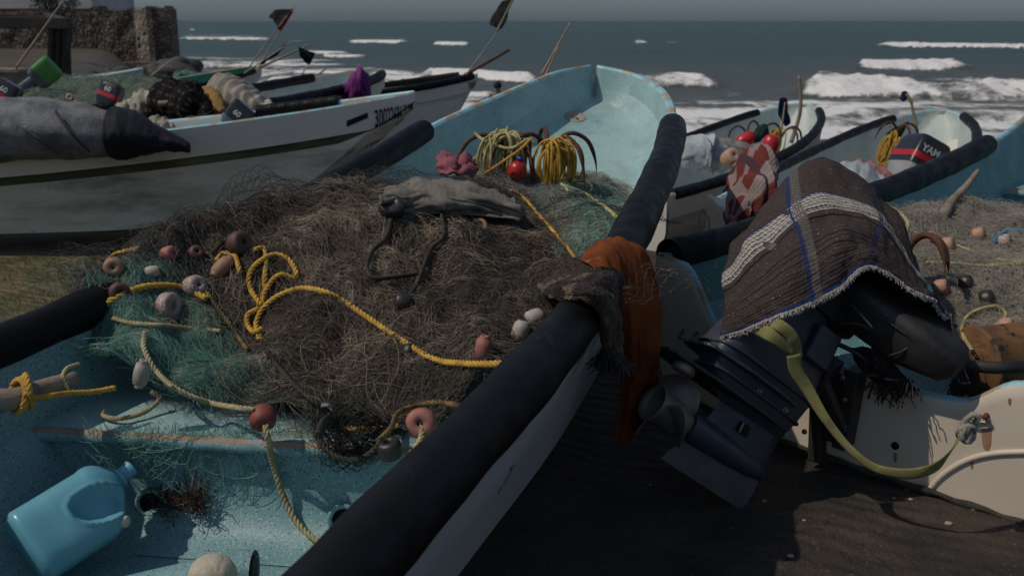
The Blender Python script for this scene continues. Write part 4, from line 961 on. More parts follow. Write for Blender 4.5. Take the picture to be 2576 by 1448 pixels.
MT['blanket'] = uvstripes('woven_blanket', (.036,.027,.025), (.070,.054,.050), [(.55,.040,WH,330.), (.594,.004,BLU,0), (.495,.009,WH,300.), (.452,.005,(.012,.010,.012),0), (.33,.004,(.015,.012,.013),0), (.30,.003,(.015,.012,.013),0), (.26,.004,(.015,.012,.013),0), (.20,.003,(.015,.012,.013),0), (.78,.003,(.015,.012,.013),0), (.035,.010,BLU,0), (.012,.014,WH,500.)],
    [(.30,.006,BLU,700.), (.322,.014,(.12,.105,.10),900.), (.58,.008,(.03,.035,.10),700.), (.995,.012,WH,400.), (.975,.007,BLU,0)])
def PW(rows): return [[at(a, b, t=c*.955) for a, b, c in r] for r in rows]
rows = PW([
 [(1900,640,4.75),(1960,560,4.8),(2060,480,4.85),(2180,540,4.8),(2290,680,4.7)],
 [(1842,610,4.35),(1925,515,4.42),(2052,405,4.45),(2190,480,4.42),(2300,650,4.3)],
 [(1828,690,4.08),(1912,580,4.08),(2066,478,4.15),(2215,545,4.12),(2340,735,4.08)],
 [(1822,755,3.95),(1940,650,3.90),(2085,560,3.95),(2215,600,3.97),(2362,765,4.0)],
 [(1818,810,3.88),(1955,735,3.78),(2100,640,3.80),(2200,632,3.86),(2378,785,3.95)],
 [(1814,852,3.86),(1965,800,3.74),(2115,728,3.76),(2188,672,3.82),(2390,792,3.92)]])
for r in rows[2:]:    # a notch near the right
    r.insert(4, (r[3]*.42+r[4]*.58)+V(0,-.03,-.015 if r is not rows[-1] else .0))
for r in rows[:2]: r.insert(4, r[3].lerp(r[4], .55)+V(.02,0,.04))
bl_, BP = cloth('woven_blanket', 'dark brown woven blanket with white and blue stripes draped over the tilted outboard motor', 'blanket', rows, 130, 110, MT['blanket'], .009, .020, 3, ws=2.6, fold=.010, foldn=3.2)
# hanging tip of the blanket and its fringe
tip, _ = cloth('blanket_corner', None, None, PW([[(2330,745,4.05),(2365,775,3.97),(2392,790,3.93)],[(2340,830,4.0),(2375,850,3.95),(2402,860,3.92)],[(2380,900,3.96),(2400,915,3.94),(2425,925,3.92)],[(2410,955,3.95),(2422,965,3.94),(2440,962,3.93)]]), 30, 40, MT['blanket'], .008, .008, 9, parent=bl_, ws=1.5)
rs = np.random.RandomState(3); fr = []
for i in range(60):
    p = at(2405+rs.rand()*40, 945+rs.randn()*6, t=3.94); k = 8; fr.append(np.array([[p.x+.01*math.sin(j+rs.rand())+.003*rs.randn()-.012*j*.4*rs.rand(), p.y, p.z-j*.010] for j in range(k)]))
strand_obj('fringe', [np.array(fr)], mat('dark_fringe', (.03,.024,.024), .95), bl_, [.0035], 4)
he = [tuple(BP[-1, j]) for j in range(0, 130)]; fr = []
for j in range(1, 128):
    for q in range(2):
        p = Vector(he[j]); fr.append(np.array([[p.x+.0025*rs.randn(), p.y-.002, p.z+.006], [p.x+.004*rs.randn(), p.y-.007, p.z-.002], [p.x+.006*rs.randn(), p.y-.004, p.z-.010-.004*rs.rand()]]))
strand_obj('hem_stitching', [np.array(fr)], mat('hem_yarn', (.46,.42,.38), .9, (.20,.17,.16), 60), bl_, [.0022], 4)
# orange towel and knitted cloth over the right rail
MT['orange'] = fabric('orange_towel', (.20,.052,.014), (.13,.034,.011), 9, stains=((5,.60,.64,(.30,.12,.055)),))
cloth('orange_towel', 'orange patterned towel hanging over the black rail', 'towel', [
 [at(1458,655,t=3.42), at(1490,618,t=3.48), at(1530,602,t=3.56), at(1590,615,t=3.62)],
 [at(1505,690,t=3.30), at(1535,640,t=3.36), at(1575,622,t=3.46), at(1635,650,t=3.56)],
 [at(1545,790,t=3.36), at(1580,760,t=3.36), at(1620,750,t=3.42), at(1662,760,t=3.54)],
 [at(1556,880,t=3.50), at(1590,880,t=3.46), at(1625,870,t=3.48), at(1660,860,t=3.56)],
 [at(1560,990,t=3.68), at(1590,990,t=3.66), at(1620,975,t=3.70), at(1655,945,t=3.74)],
 [at(1545,1105,t=3.75), at(1570,1112,t=3.75), at(1600,1085,t=3.80), at(1640,1030,t=3.84)]], 60, 120, MT['orange'], .006, .012, 12, ws=2.5, fold=.006, foldn=2)
MT['knit'] = fabric('grey_brown_knit', (.15,.115,.092), (.075,.056,.046), 14, bscale=160, bump=2)
kn, KP = cloth('knitted_cloth', 'shaggy grey brown knitted cloth lying over the rail beside the orange towel', 'cloth', [
 [at(1350,715,t=3.35), at(1385,680,t=3.45), at(1450,655,t=3.52), at(1510,648,t=3.50)],
 [at(1372,745,t=3.22), at(1415,715,t=3.22), at(1480,690,t=3.28), at(1540,680,t=3.38)],
 [at(1405,752,t=3.10), at(1450,730,t=3.04), at(1505,712,t=3.08), at(1556,720,t=3.26)],
 [at(1455,752,t=3.00), at(1500,745,t=2.98), at(1535,765,t=3.06), at(1562,780,t=3.25)],
 [at(1506,785,t=3.02), at(1526,800,t=3.05), at(1546,820,t=3.14), at(1566,840,t=3.28)],
 [at(1512,860,t=3.14), at(1530,872,t=3.16), at(1548,882,t=3.2), at(1566,890,t=3.3)]], 60, 80, MT['knit'], .008, .010, 15, ws=2.4)
fr = []; kv, ku = KP.shape[:2]
for i in range(900):
    a_, b_ = rs.rand()*(kv-1), rs.rand()*(ku-1); th_ = rs.rand()*6.28; cv_ = rs.randn()*.22; q = []
    for j in range(26):
        ia, ib = int(min(max(a_, 0), kv-1)), int(min(max(b_, 0), ku-1)); q.append(KP[ia, ib]+np.array([-.002, -.006, .007])+.002*rs.randn(3)); a_ += 1.6*math.sin(th_); b_ += 1.2*math.cos(th_); th_ += cv_
        if not (0 <= a_ <= kv-1 and 0 <= b_ <= ku-1): th_ += 2.6
    fr.append(q)
strand_obj('shaggy_yarn', [np.array(fr)], MT['net_brown'], kn, [.0009])
fr = []
for i in range(260):
    p = Vector(KP[-1, rs.randint(8, 60)]); x, y, z = p; k = 9; a_, b_ = rs.randn(2)*.004; fr.append(np.array([[x+a_*j+.004*math.sin(j*1.3+i), y+b_*j*.5, z-j*(.006+.006*(i % 5)/5)] for j in range(k)]))
strand_obj('fringe', [np.array(fr)], MT['net_dark'], kn, [.0018])
cloth('grey_cloth', 'light grey cotton cloth crumpled on top of the brown net', 'cloth', [onS(r, lift=l_) for r, l_ in (
 ([(968,478),(1040,458),(1130,456),(1230,474),(1290,498)], .05), ([(955,500),(1040,478),(1120,478),(1210,495),(1305,520)], .11), ([(958,520),(1050,506),(1130,508),(1220,518),(1315,540)], .09), ([(965,540),(1050,534),(1130,538),(1220,546),(1305,566)], .05))],
 70, 50, fabric('grey_cotton', (.19,.172,.148), (.13,.118,.10), 12), .006, .028, 22, ws=2.6)
cloth('pink_cloth', 'pink cloth bundle poking up behind the grey cloth', 'cloth', [
 [at(1108,392,t=4.78), at(1122,380,t=4.83), at(1145,407,t=4.78), at(1172,387,t=4.78), at(1188,412,t=4.78)],
 [at(1104,412,t=4.68), at(1128,397,t=4.63), at(1148,420,t=4.63), at(1170,402,t=4.63), at(1192,427,t=4.68)],
 [at(1108,437,t=4.63), at(1130,437,t=4.58), at(1150,440,t=4.58), at(1172,437,t=4.58), at(1195,442,t=4.63)]], 40, 30, fabric('pink_cotton', (.30,.10,.125), (.22,.075,.095), 10), .012, .02, 25, ws=2)
# ------------------------------------------------------------ outboard motors
MT['navy'] = mat('worn_navy_casting', (.034,.041,.060), .34, (.040,.046,.060), 6, stains=((7,.66,.74,(.075,.072,.062)), (38,.71,.74,(.16,.15,.13))), bump=.25, bscale=50, rough2=.6)
MT['cast'] = mat('black_casting', (.012,.012,.014), .45, (.03,.024,.02), 9, stains=((16,.66,.72,(.11,.05,.025)),), bump=.5, bscale=70, rough2=.65)
MT['steel'] = mat('dull_propeller_metal', (.17,.155,.135), .30, (.10,.085,.07), 8, metal=.2, bump=.2, rough2=.6)
MT['anode'] = mat('corroded_anode', (.30,.27,.20), .8, (.10,.085,.06), 22, bump=1.5, bscale=70)
MT['bolt'] = mat('bolt_metal', (.30,.27,.22), .4, metal=.8)
def teardrop(hx, yf, ya, n=15):
    pts = []
    for i in range(n+1):
        t = i/n; y = yf+(ya-yf)*t; pts.append((hx*math.sin(PI*t**.62)**.8 if 0 < t < 1 else 0, y))
    return pts+[(-x, y) for x, y in pts[-2:0:-1]]
def loft_poly(mb, secs, M, mi=0):
    """secs: (z, [(x, y)...]) with equal counts"""
    n = len(secs[0][1]); vs = [M @ V(x, y, z) for z, pl in secs for x, y in pl]; k = len(secs)
    mb.add(vs, [(i*n+j, i*n+(j+1) % n, (i+1)*n+(j+1) % n, (i+1)*n+j) for i in range(k-1) for j in range(n)]+[tuple(range(n))[::-1], tuple((k-1)*n+j for j in range(n))], mi)
def prop_mb(M, r=.15, nb=3):
    hub = MB().lathe([(0,.0),(.050,.0),(.062,.02),(.066,.08),(.064,.14),(.072,.17),(.070,.175),(.058,.15),(.052,.05),(0,.05)], M, 26)
    bl = []
    for b in range(nb):
        mb = MB(); a0 = b*2*PI/nb+.5; vs = []; nr, nc = 12, 14
        for i in range(nr):
            t = i/(nr-1); rr = .055+(r-.055)*t; ch = (1.25-.35*t)*math.sqrt(max(0.0, 1-(max(0, t-.35)/.66)**3.2))*1.15
            for j in range(nc):
                s = (j/(nc-1)-.5)*ch; a = a0+s+.25*t; vs.append(M @ V(rr*math.cos(a), rr*math.sin(a), .075+s*.10+.02*t))
        mb.add(vs, [(i*nc+j, i*nc+j+1, (i+1)*nc+j+1, (i+1)*nc+j) for i in range(nr-1) for j in range(nc-1)]); bl.append(mb)
    return hub, bl
# local frame: X sideways, Y towards the propeller (aft), Z up the leg; origin on the anti-ventilation plate
Pp = V(.84,3.54,.42); Sv = V(-.75,-.25,.6).normalized(); Dv = V(-.484,-.406,-.775); Dv = (Dv-Sv*Dv.dot(Sv)).normalized(); Xv = Sv.cross(-Dv)
MM = Matrix.Translation(Pp) @ Matrix((Xv, Sv, -Dv)).transposed().to_4x4()
mo = thing('outboard_motor', 'large dark navy outboard motor tilted up behind the cream transom, under the blanket', 'motor', tuple(Pp))
g = MB(); loft_poly(g, [(-.17, teardrop(.030,-.285,.08)), (-.10, teardrop(.034,-.285,.06)), (-.04, teardrop(.040,-.285,.05)), (-.012, teardrop(.075,-.29,.12))], MM)
g.loft([(-.30,0,-.185,.004,.004,2), (-.285,0,-.185,.020,.022,2), (-.22,0,-.185,.038,.040,2), (-.10,0,-.185,.050,.052,2), (.03,0,-.185,.056,.058,2), (.12,0,-.185,.058,.060,2), (.14,0,-.185,.056,.056,2)],
       MM @ Matrix(((1,0,0,0),(0,0,1,0),(0,1,0,0),(0,0,0,1))), 30)
mesh_obj('gearcase', g, MT['navy'], mo, smooth='edge')
sk = MB(); loft_poly(sk, [(-.345, [(0,-.27),(.004,-.20),(.004,-.05),(0,.17),(-.004,-.05),(-.004,-.20)]), (-.305, [(0,-.285),(.007,-.18),(.007,.0),(0,.155),(-.007,0),(-.007,-.18)]), (-.215, [(0,-.29),(.011,-.15),(.011,.03),(0,.10),(-.011,.03),(-.011,-.15)])], MM)
mesh_obj('skeg', sk, mat('worn_skeg_metal', (.060,.062,.070), .36, (.095,.092,.085), 9, bump=.4, rough2=.6), mo, smooth='edge')
def plate(z, th, w, yf, ya, m=MT['navy'], nm='anti_ventilation_plate', wa=.8):
    pl = [(w*math.sin(PI*min(1, (i/10))*.5)**.6*(1 if i < 11 else 1), yf+(.22)*(i/10)) for i in range(0, 11)]+[(w, (yf+ya)/2+.1), (w*wa, ya-.02), (w*wa-.02, ya)]
    pl = pl+[(-x, y) for x, y in pl[::-1] if x > 1e-6]
    return bev(mesh_obj(nm, MB().slab(pl, th, MM @ Matrix.Translation((0,0,z))), m, mo, smooth=False), .004)
plate(-.012, .014, .105, -.29, .40, MT['cast'])
plate(.085, .014, .125, -.30, .27, nm='splash_plate', wa=.75)
ms = MB(); ms.loft([(.0,0,-.06,.070,.215,4),(.045,0,-.05,.082,.235,4.5),(.12,0,-.04,.098,.255,5),(.15,0,-.045,.105,.250,5.5),(.34,0,-.06,.105,.200,5.5),(.40,0,-.04,.100,.165,5),(.52,.03,-.04,.10,.16,4)], MM, 48)
mesh_obj('midsection', ms, MT['navy'], mo, smooth='edge')
for z in (.105, .135, .17): # cast ribs round the midsection
    pass
rb = MB(); 
for z, hx_, hy_ in ((.045,.088,.242),(.135,.108,.260)):
    P = [MM @ V(hx_*math.copysign(abs(math.cos(a))**.4, math.cos(a)), -.045+hy_*math.copysign(abs(math.sin(a))**.4, math.sin(a)), z) for a in [j/48*2*PI for j in range(48)]]; rb.tube(P, .007, 6, closed=True)
mesh_obj('cast_ribs', rb, MT['navy'], mo)
mesh_obj('trim_anode', MB().lathe([(0,-.012),(.030,-.012),(.040,-.006),(.044,.006),(.044,.02),(0,.02)], MM @ Matrix.Translation((-.040,.29,-.022)) @ Matrix.Rotation(PI,4,'X') @ Matrix.Rotation(0,4,'X'), 24), MT['anode'], mo)
hub, bls = prop_mb(MM @ Matrix.Translation((0,.145,-.19)) @ Matrix.Rotation(-PI/2,4,'X'), .155)
pr = mesh_obj('propeller', hub, MT['steel'], mo)
for b_ in bls: sol(mesh_obj('blade', b_, MT['steel'], pr), .004)
for o in list(pr.children): o.location = (0,0,0)
for y, z in ((-.02,.035),(-.17,.035)):
    mesh_obj('bolt', MB().lathe([(0,0),(.012,0),(.012,.008),(.007,.010),(.007,.018),(0,.018)], MM @ Matrix.Translation((-.084,y,z+.02)) @ Matrix.Rotation(-PI/2,4,'Y'), 8), MT['bolt'], mo, smooth=False)
mesh_obj('water_intake', MB().box((-.036,-.08,-.085), (.004,.026,.020), MM), MT['black'], mo, smooth=False)
mesh_obj('intake_grille', MB().box((-.041,-.062,-.085), (.002,.004,.020), MM), MT['bolt'], mo, smooth=False)
bx = MB().loft([(.26,-.10,-.17,.035,.055,5),(.265,-.10,-.17,.042,.065,5),(.40,-.10,-.17,.042,.065,5),(.405,-.10,-.17,.036,.058,5)], MM, 24)
mesh_obj('side_cover', bx, MT['navy'], mo, smooth='edge')
# powerhead and lower cowling (under the blanket)
cw = MB().loft([(.50,.06,-.06,.10,.18,3.5),(.53,.06,-.06,.13,.22,3.5),(.62,.07,-.06,.14,.23,4),(.74,.09,-.05,.13,.20,4),(.84,.11,-.05,.10,.15,3.5),(.89,.12,-.05,.05,.08,3)], MM, 40)
mesh_obj('cowling', cw, MT['cast'], mo, smooth='edge')
lc = MB().loft([(.44,.03,-.08,.09,.20,4),(.46,.03,-.08,.13,.27,4),(.56,.05,-.10,.15,.30,4),(.575,.05,-.10,.15,.30,4)], MM, 36); mesh_obj('bottom_cowl', lc, MT['cast'], mo, smooth='edge')
# swivel bracket and clamps down to the transom
def tp(px, py, off=.0):
    """point on the cream transom plane, off metres in front of it"""
    o = V(.66,4.44,0); d = V(1.32,-1.15,0).normalized(); n = V(d.y, -d.x, 0); n = n if n.y < 0 else -n
    a = at(px, py, t=1)-V(0,0,H); t = (o-V(0,0,0)).dot(n)/a.dot(n); return V(0,0,H)+a*t+n*off
br = MB()
for a, b, r in [((2060,770),(2080,900),.045), ((2080,900),(2110,1000),.032), ((2110,880),(2145,1060),.030), ((2020,860),(2110,905),.030)]:
    br.tube([tp(*a,.22), tp(*a,.22).lerp(tp(*b,.10), .5), tp(*b,.10)], [r*1.1, r, r], 8)
mesh_obj('swivel_bracket', br, MT['cast'], mo, smooth='edge')
def pbox(cx, cy, w, h, d, off, m, nm, rot=0):
    c = tp(cx, cy, off); dd = V(1.32,-1.15,0).normalized(); nn = V(-dd.y, dd.x, 0); M = Matrix.Translation(c) @ Matrix((dd, nn, V(0,0,1))).transposed().to_4x4() @ Matrix.Rotation(rot,4,'Y')
    return bev(mesh_obj(nm, MB().box((0,0,0),(w,d,h),M), m, mo, smooth=False), .008)
pbox(2085,905,.085,.075,.07,.16,MT['cast'],'tilt_housing',.35)
pbox(2152,1015,.030,.17,.05,.06,MT['cast'],'clamp_bracket',.08); pbox(2118,1010,.022,.15,.04,.05,MT['cast'],'clamp_bracket',.05)
pbox(2070,1080,.03,.12,.03,.05,MT['cast'],'clamp_bracket',-.05)
dg = MB().tube([tp(2185,745,.16), tp(2240,815,.14), tp(2320,880,.10)], .007, 6).tube([tp(2240,870,.12), tp(2290,850,.12), tp(2330,825,.12)], .005, 6)
mesh_obj('shift_rod', dg, MT['bolt'], mo)
arm = MB().loft([(-.06,0,0,.10,.08,4),(-.03,0,0,.14,.11,4),(.30,0,0,.13,.105,4),(.46,0,0,.08,.07,4),(.49,0,0,.05,.04,4)], Matrix.Translation(tp(2150,735,.0)) @ (tp(2320,850,.03)-tp(2150,735,.0)).to_track_quat('Z','Y').to_matrix().to_4x4(), 20)
mesh_obj('engine_pan', arm, MT['cast'], mo, smooth='edge')
hz = MB().tube([tp(2300,915,-.1), tp(2390,925,-.05), tp(2480,945,-.12), tp(2590,955,-.2)], .024, 12); mesh_obj('black_hose', hz, MT['cast'], mo)  # black hose lying just inside the transom
cloth('black_knit', 'black knitted cloth bunched under the motor beside the cream transom', 'cloth', [
 [tp(2170,860,.12), tp(2210,850,.14), tp(2260,870,.12)],[tp(2180,900,.10), tp(2230,900,.14), tp(2290,920,.10)],[tp(2210,935,.06), tp(2260,950,.10), tp(2310,960,.06)],[tp(2250,965,.03), tp(2285,972,.06), tp(2320,975,.03)]], 40, 40, uvstripes('black_knit', (.012,.011,.012), (.03,.028,.03), [(.5,.02,(.1,.1,.1),0),(.3,.02,(.08,.08,.08),0)], []), .01, .012, 31, ws=3)
for a_, b_, c_, r_ in [((2150,790),(2215,800),(2290,905),.008), ((2130,830),(2200,870),(2240,950),.010), ((2060,900),(2100,960),(2095,1070),.009), ((2240,760),(2330,830),(2370,905),.005), ((2270,870),(2320,850),(2345,800),.0035)]:
    mesh_obj('control_cable', MB().tube(arclen([tp(*a_,.17), tp(*b_,.15), tp(*c_,.06)], 24), r_, 7), MT['cast'], mo)
for (x_, y_) in ((2150,930),(2155,985),(2152,1050),(2098,868),(2062,905),(2075,1050)):
    mesh_obj('bolt', MB().lathe([(0,0),(.011,0),(.011,.007),(.006,.009),(.006,.016),(0,.016)], orient(tp(x_, y_, .115 if x_ > 2120 else .19), V(-.66,-.75,0)), 8), MT['bolt'], mo, smooth=False)
fr = []; rs = np.random.RandomState(31)
for i in range(70):
    p = tp(2215+100*rs.rand(), 935+30*rs.rand(), .08); k = 8; d_ = rs.randn(2)*.004; fr.append(np.array([[p.x+d_[0]*j, p.y+d_[1]*j, p.z-j*(.006+.004*rs.rand())] for j in range(k)]))
tag(strand_obj('fringe_tassel', [np.array(fr)], MT['net_dark'], None, [.0028], 4), 'black tassel fringe hanging over the cream transom top', 'fringe')
# ------------------------------------------------------------ strap, ring
MT['strap'] = fabric('yellow_green_webbing', (.27,.25,.105), (.19,.175,.075), 14, bump=.8, bscale=260, stains=((9,.62,.72,(.11,.10,.05)),))
def ribbon(P, wdt, m, parent, name='webbing', up=V(0,0,1), n=80, th=.003, twist=None):
    Q = arclen(P, n); mb = MB(); vs = []; uvs = []; k = 7
    for i, p in enumerate(Q):
        t = (Q[min(i+1, n-1)]-Q[max(i-1, 0)]).normalized(); a = up[int(i/n*len(up))] if isinstance(up, list) else up
        if isinstance(up, list):
            x = i/(n-1)*(len(up)-1); j = min(int(x), len(up)-2); a = up[j].lerp(up[j+1], x-j)
        s_ = (a-t*a.dot(t)).normalized(); nn = t.cross(s_); w_ = wdt if not twist else wdt*twist(i/(n-1))
        for q in range(k): 
            c = q/(k-1)*2-1; vs.append(p+s_*w_*.5*c+nn*.003*(1-c*c)); uvs.append((q/(k-1), i/(n-1)))
    mb.add(vs, gridf(n, k).tolist(), 0, uvs); o = mesh_obj(name, mb, m, parent) if parent is not None else mesh_obj(name, mb, m, None, origin=tuple(P[0])); sol(o, th); return o
stp = thing('tie_strap', 'yellow green webbing strap slung from the motor to the steel ring', 'strap', tuple(tp(2300,1190)))
ribbon([at(1862,800,t=3.72), at(1930,838,t=3.57), at(1998,878,t=3.58)], .050, MT['strap'], stp, up=V(.35,0,.9))
ribbon([at(1905,795,t=3.70), at(1950,812,t=3.56), at(1992,848,t=3.56), at(2004,900,t=3.60)], .045, MT['strap'], stp, up=[V(.3,0,1), V(.6,0,.7), V(1,0,.15)])
ribbon([at(1996,892,t=3.58), at(2002,930,t=3.60), at(2030,975,t=3.62), at(2075,1050,t=3.62), at(2130,1120,t=3.62), at(2190,1170,t=3.60), at(2250,1188,t=3.56), at(2310,1188,t=3.52), at(2360,1168,t=3.50), at(2400,1120,t=3.50), at(2422,1080,t=3.50)], .05, MT['strap'], stp,
       up=[V(1,0,.5), V(1,0,.6), V(.8,0,.8), V(.5,-.2,.9), V(.3,-.3,.9), V(.1,-.3,1), V(.4,-.3,.8)], twist=lambda u: (.78+.22*math.cos(u*7))*(1 if u < .88 else 1-(u-.88)*4.5))
kn_ = MB()
K0 = at(2426,1083,t=3.48)
rs2 = random.Random(4)
for k in range(6):
    a = k*1.05; pts = [K0+V(math.cos(a+b)*.028*math.cos(k*.9)+.004*rs2.random(), -.01-.02*math.sin(b), math.sin(a+b)*.030) for b in [j/8*2*PI*.8 for j in range(9)]]; kn_.tube(pts, .010, 7)
mesh_obj('knot', kn_, MT['rope_g'], stp)
mesh_obj('tail', MB().tube([at(2424,1078,t=3.48), at(2430,1055,t=3.46), at(2445,1042,t=3.46), at(2462,1046,t=3.46), at(2450,1070,t=3.48), at(2432,1085,t=3.48)], .011, 8), MT['rope_g'], stp)
ri = MB().tube([tp(2478,1048,.012)+V(0,0,0)+V(math.cos(a)*.030-.02, -math.cos(a)*.018, math.sin(a)*.012-.004) for a in [j/20*2*PI for j in range(20)]], .0045, 8, closed=True)
mesh_obj('mooring_ring', ri, MT['bolt'], BB); mesh_obj('ring_bolt', MB().tube([tp(2482,1044,-.01), tp(2482,1044,.03)], [.012,.009], 10), MT['rust'], BB)
mesh_obj('drain_hole', MB().tube([tp(2252,1120,-.005), tp(2252,1120,.003)], .016, 20), MT['black'], BB)  # black disc painting the dark inside of a hole, nothing is cut
mesh_obj('shackle', MB().tube([tp(1722,828,.01), tp(1722,842,.05), tp(1745,846,.05), tp(1758,834,.01)], .006, 8), MT['bolt'], BB)
MT['ruststain'] = mat('rust_stain', (.22,.11,.05), .8, (.34,.22,.13), 14)
for (x, y, w_, h_) in ((2482,1105,26,58),(2252,1150,9,26),(2212,965,10,22),(2445,1165,7,30),(2540,1010,8,18)):
    P = [tp(x-w_/2, y-h_/2, .0015), tp(x+w_/2, y-h_/2, .0015), tp(x+w_*.42, y+h_*.2, .0015), tp(x+w_*.2, y+h_/2, .0015), tp(x-w_*.25, y+h_*.42, .0015), tp(x-w_*.45, y+h_*.1, .0015)]
    mesh_obj('rust_stain', MB().add(P, [tuple(range(6))]), MT['ruststain'], BB, smooth=False)
ks = MB(); lowp = [(0.0,.40),(.04,.16),(.3,.06),(.6,.03),(1.0,.0)]; _L, _R, _, _ = HB.fr(0); pk = []
for u in np.linspace(.05, 1.0, 30):
    z_ = np.interp(u, [a for a, b in lowp], [b for a, b in lowp]); p_ = _L.lerp(_R, float(u)); pk.append(V(p_.x-.012, p_.y-.014, float(z_)+.004*math.sin(u*60)))
mesh_obj('bottom_edge_strip', MB().tube(pk, [.013+.004*math.sin(i*1.9) for i in range(30)], 7), mat('dark_keel_strip', (.022,.020,.014), .9, (.05,.045,.03), 14, bump=2, bscale=50), BB)
# swoosh moulding on the transom
sw = MB(); Pq = arclen([tp(2330,1240,.0), tp(2370,1195,.0), tp(2430,1158,.0), tp(2500,1140,.0), tp(2600,1135,.0)], 40); sw.tube(Pq, .012, 10); mesh_obj('moulded_ridge', sw, MT['cream'], BB)
# things inside the right hand boat
mb = MB().tube(arclen([at(2370,545,t=5.0), at(2395,505,t=5.1), at(2430,470,t=5.2), at(2460,430,t=5.3)], 14), [.03,.028,.026,.024,.022,.022,.020,.022,.02,.018,.017,.016,.015,.012], 9); tag(mesh_obj('driftwood_stick', mb, MT['wood_g'], None, origin=tuple(at(2370,545,t=5.0))), 'crooked driftwood stick leaning on the thwart in the right hand boat', 'stick')
dM = orient(at(2540,905,t=4.05), (1,.2,.05)); dr = thing('rusty_drum', 'rusty orange drum with black marks at the right edge, under grey net', 'drum', tuple(at(2540,905,t=4.05)))
mesh_obj('drum_body', MB().lathe([(0,-.16),(.15,-.16),(.16,-.15),(.15,-.14),(.15,.14),(.16,.15),(.15,.16),(0,.16)], dM, 30), mat('rusty_orange', (.17,.08,.028), .8, (.085,.042,.02), 8, stains=((14,.58,.62,(.012,.010,.010)),), bump=.6), dr)
# ------------------------------------------------------------ things at the near end of the large boat
MT['jug'] = mat('translucent_blue_plastic', (.14,.37,.46), .30, (.12,.33,.42), 3, sub=.25, stains=((7,.60,.75,(.14,.27,.30)), (16,.66,.70,(.16,.12,.07)), (30,.71,.73,(.03,.03,.03))), bump=.1, bscale=20)
jb = at(62,1385,z=.42); jt = at(335,1212,z=.50); ja = (jt-jb); jl = ja.length; ja.normalize()
cdir = (V(0,0,H)-(jb+jt)/2).normalized(); yn = (cdir-ja*cdir.dot(ja)).normalized(); yn = (yn+V(0,0,.2)).normalized(); yn = (yn-ja*yn.dot(ja)).normalized(); xn = yn.cross(ja)
JM = Matrix.Translation(jb) @ Matrix((xn, yn, ja)).transposed().to_4x4()
jg = thing('plastic_jug', 'light blue plastic jug with moulded handle lying on the boat floor', 'jug', tuple(jb))
secs = []; 
for i in range(60):
    z = i/59; L0 = jl*.90
    if z < .06: k = .86+.14*math.sin(z/.06*PI/2)
    elif z < .70: k = 1
    else: q_ = (z-.70)/.30; k = math.cos(q_*PI/2*.86)**.75
    hx = .108*k; hy = .078*(k**.8); cx = 0 if z < .7 else .022*((z-.7)/.3)
    secs.append((z*L0, cx*1.5, 0, max(hx, .028), max(hy, .028), 3.2 if z < .75 else 3.2-1.2*(z-.75)/.25))
mb = MB().loft(secs, None, 72)
nv_ = []
for x, y, z in mb.v:
    if y > 0:
        e = (( (x+.012)*math.cos(.35)+(z-.62*jl)*math.sin(.35))/.052)**2+((-(x+.012)*math.sin(.35)+(z-.62*jl)*math.cos(.35))/.085)**2
        d = max(0, 1-e); y -= .032*min(1, d*1.8)*min(1, y/.05); y += .006*math.exp(-((e-1.12)/.16)**2)
    y += .0015*math.sin(z*60)*(y > 0)*(z < .1)
    nv_.append(JM @ V(x, y, z))
mb.v = [tuple(v) for v in nv_]
mesh_obj('body', mb, MT['jug'], jg)
NM = JM @ Matrix.Translation((.033,.0,jl*.905)) @ Matrix.Rotation(R(6),4,'Y') @ Matrix.Scale(.85,4)
mesh_obj('neck', MB().lathe([(.028,-.02),(.031,0),(.037,.004),(.038,.012),(.031,.015),(.027,.022),(.027,.050),(.030,.052),(.030,.060),(.026,.062),(.022,.060),(.022,.04),(0,.035)], NM, 28), MT['jug'], jg)
mesh_obj('vent_cap', MB().lathe([(0,.018),(.014,.016),(.017,.010),(.016,-.01),(0,-.01)], JM @ Matrix.Translation((-.085,.045,jl*.70)) @ Matrix.Rotation(R(-60),4,'X') @ Matrix.Rotation(R(-40),4,'Y'), 18), mat('ivory_plastic', (.50,.46,.38), .5), jg)
def floorpt(px, py, off=.01):
    from mathutils.bvhtree import BVHTree
    best = None
    for me in [c for c in BA.children if c.name.startswith('net_deck') or c.name.startswith('hull')]:
        o = Vector(BA.location); key = me.name
        if key not in FBV: FBV[key] = BVHTree.FromPolygons([v.co+o for v in me.data.vertices], [tuple(p.vertices) for p in me.data.polygons])
        d = (at(px, py, t=1)-V(0,0,H)).normalized(); h_ = FBV[key].ray_cast(V(0,0,H), d)
        if h_[0] is not None and (best is None or h_[3] < best[3]): best = h_
    return best[0]-d*off*1.4 if best else at(px, py, z=.33)
FBV = {}
rope([at(668,1070,Y=2.62), at(673,1100,Y=2.60)]+[floorpt(x, y, .02) for x, y in ((681,1140),(690,1175),(702,1215),(716,1255),(738,1300),(762,1330),(785,1350),(812,1368))], .0095, 'rope_s', 'straw coloured rope hanging from the red float to the boat floor')
sc_ = at(440,1270,z=.33); rs = np.random.RandomState(8); fr = []
for i in range(150):
    k = 9; p = np.array(tuple(floorpt(385+rs.rand()*120, 1270+rs.randn()*14, .012))); d = rs.randn(3); d[2] = abs(d[2])*1.0+.2; d[0] += .35; d /= np.linalg.norm(d); q = []; st_ = .005+.008*rs.rand()
    if rs.rand() < .35: p = np.array(tuple(floorpt(470+rs.rand()*40, 1250+rs.rand()*45, .03))); d = np.array([.1*rs.randn(), .1*rs.randn(), 1.])
    for j in range(k): q.append(p.copy()); p = p+d*st_; d = d+rs.randn(3)*.35; d /= np.linalg.norm(d)
    fr.append(q)
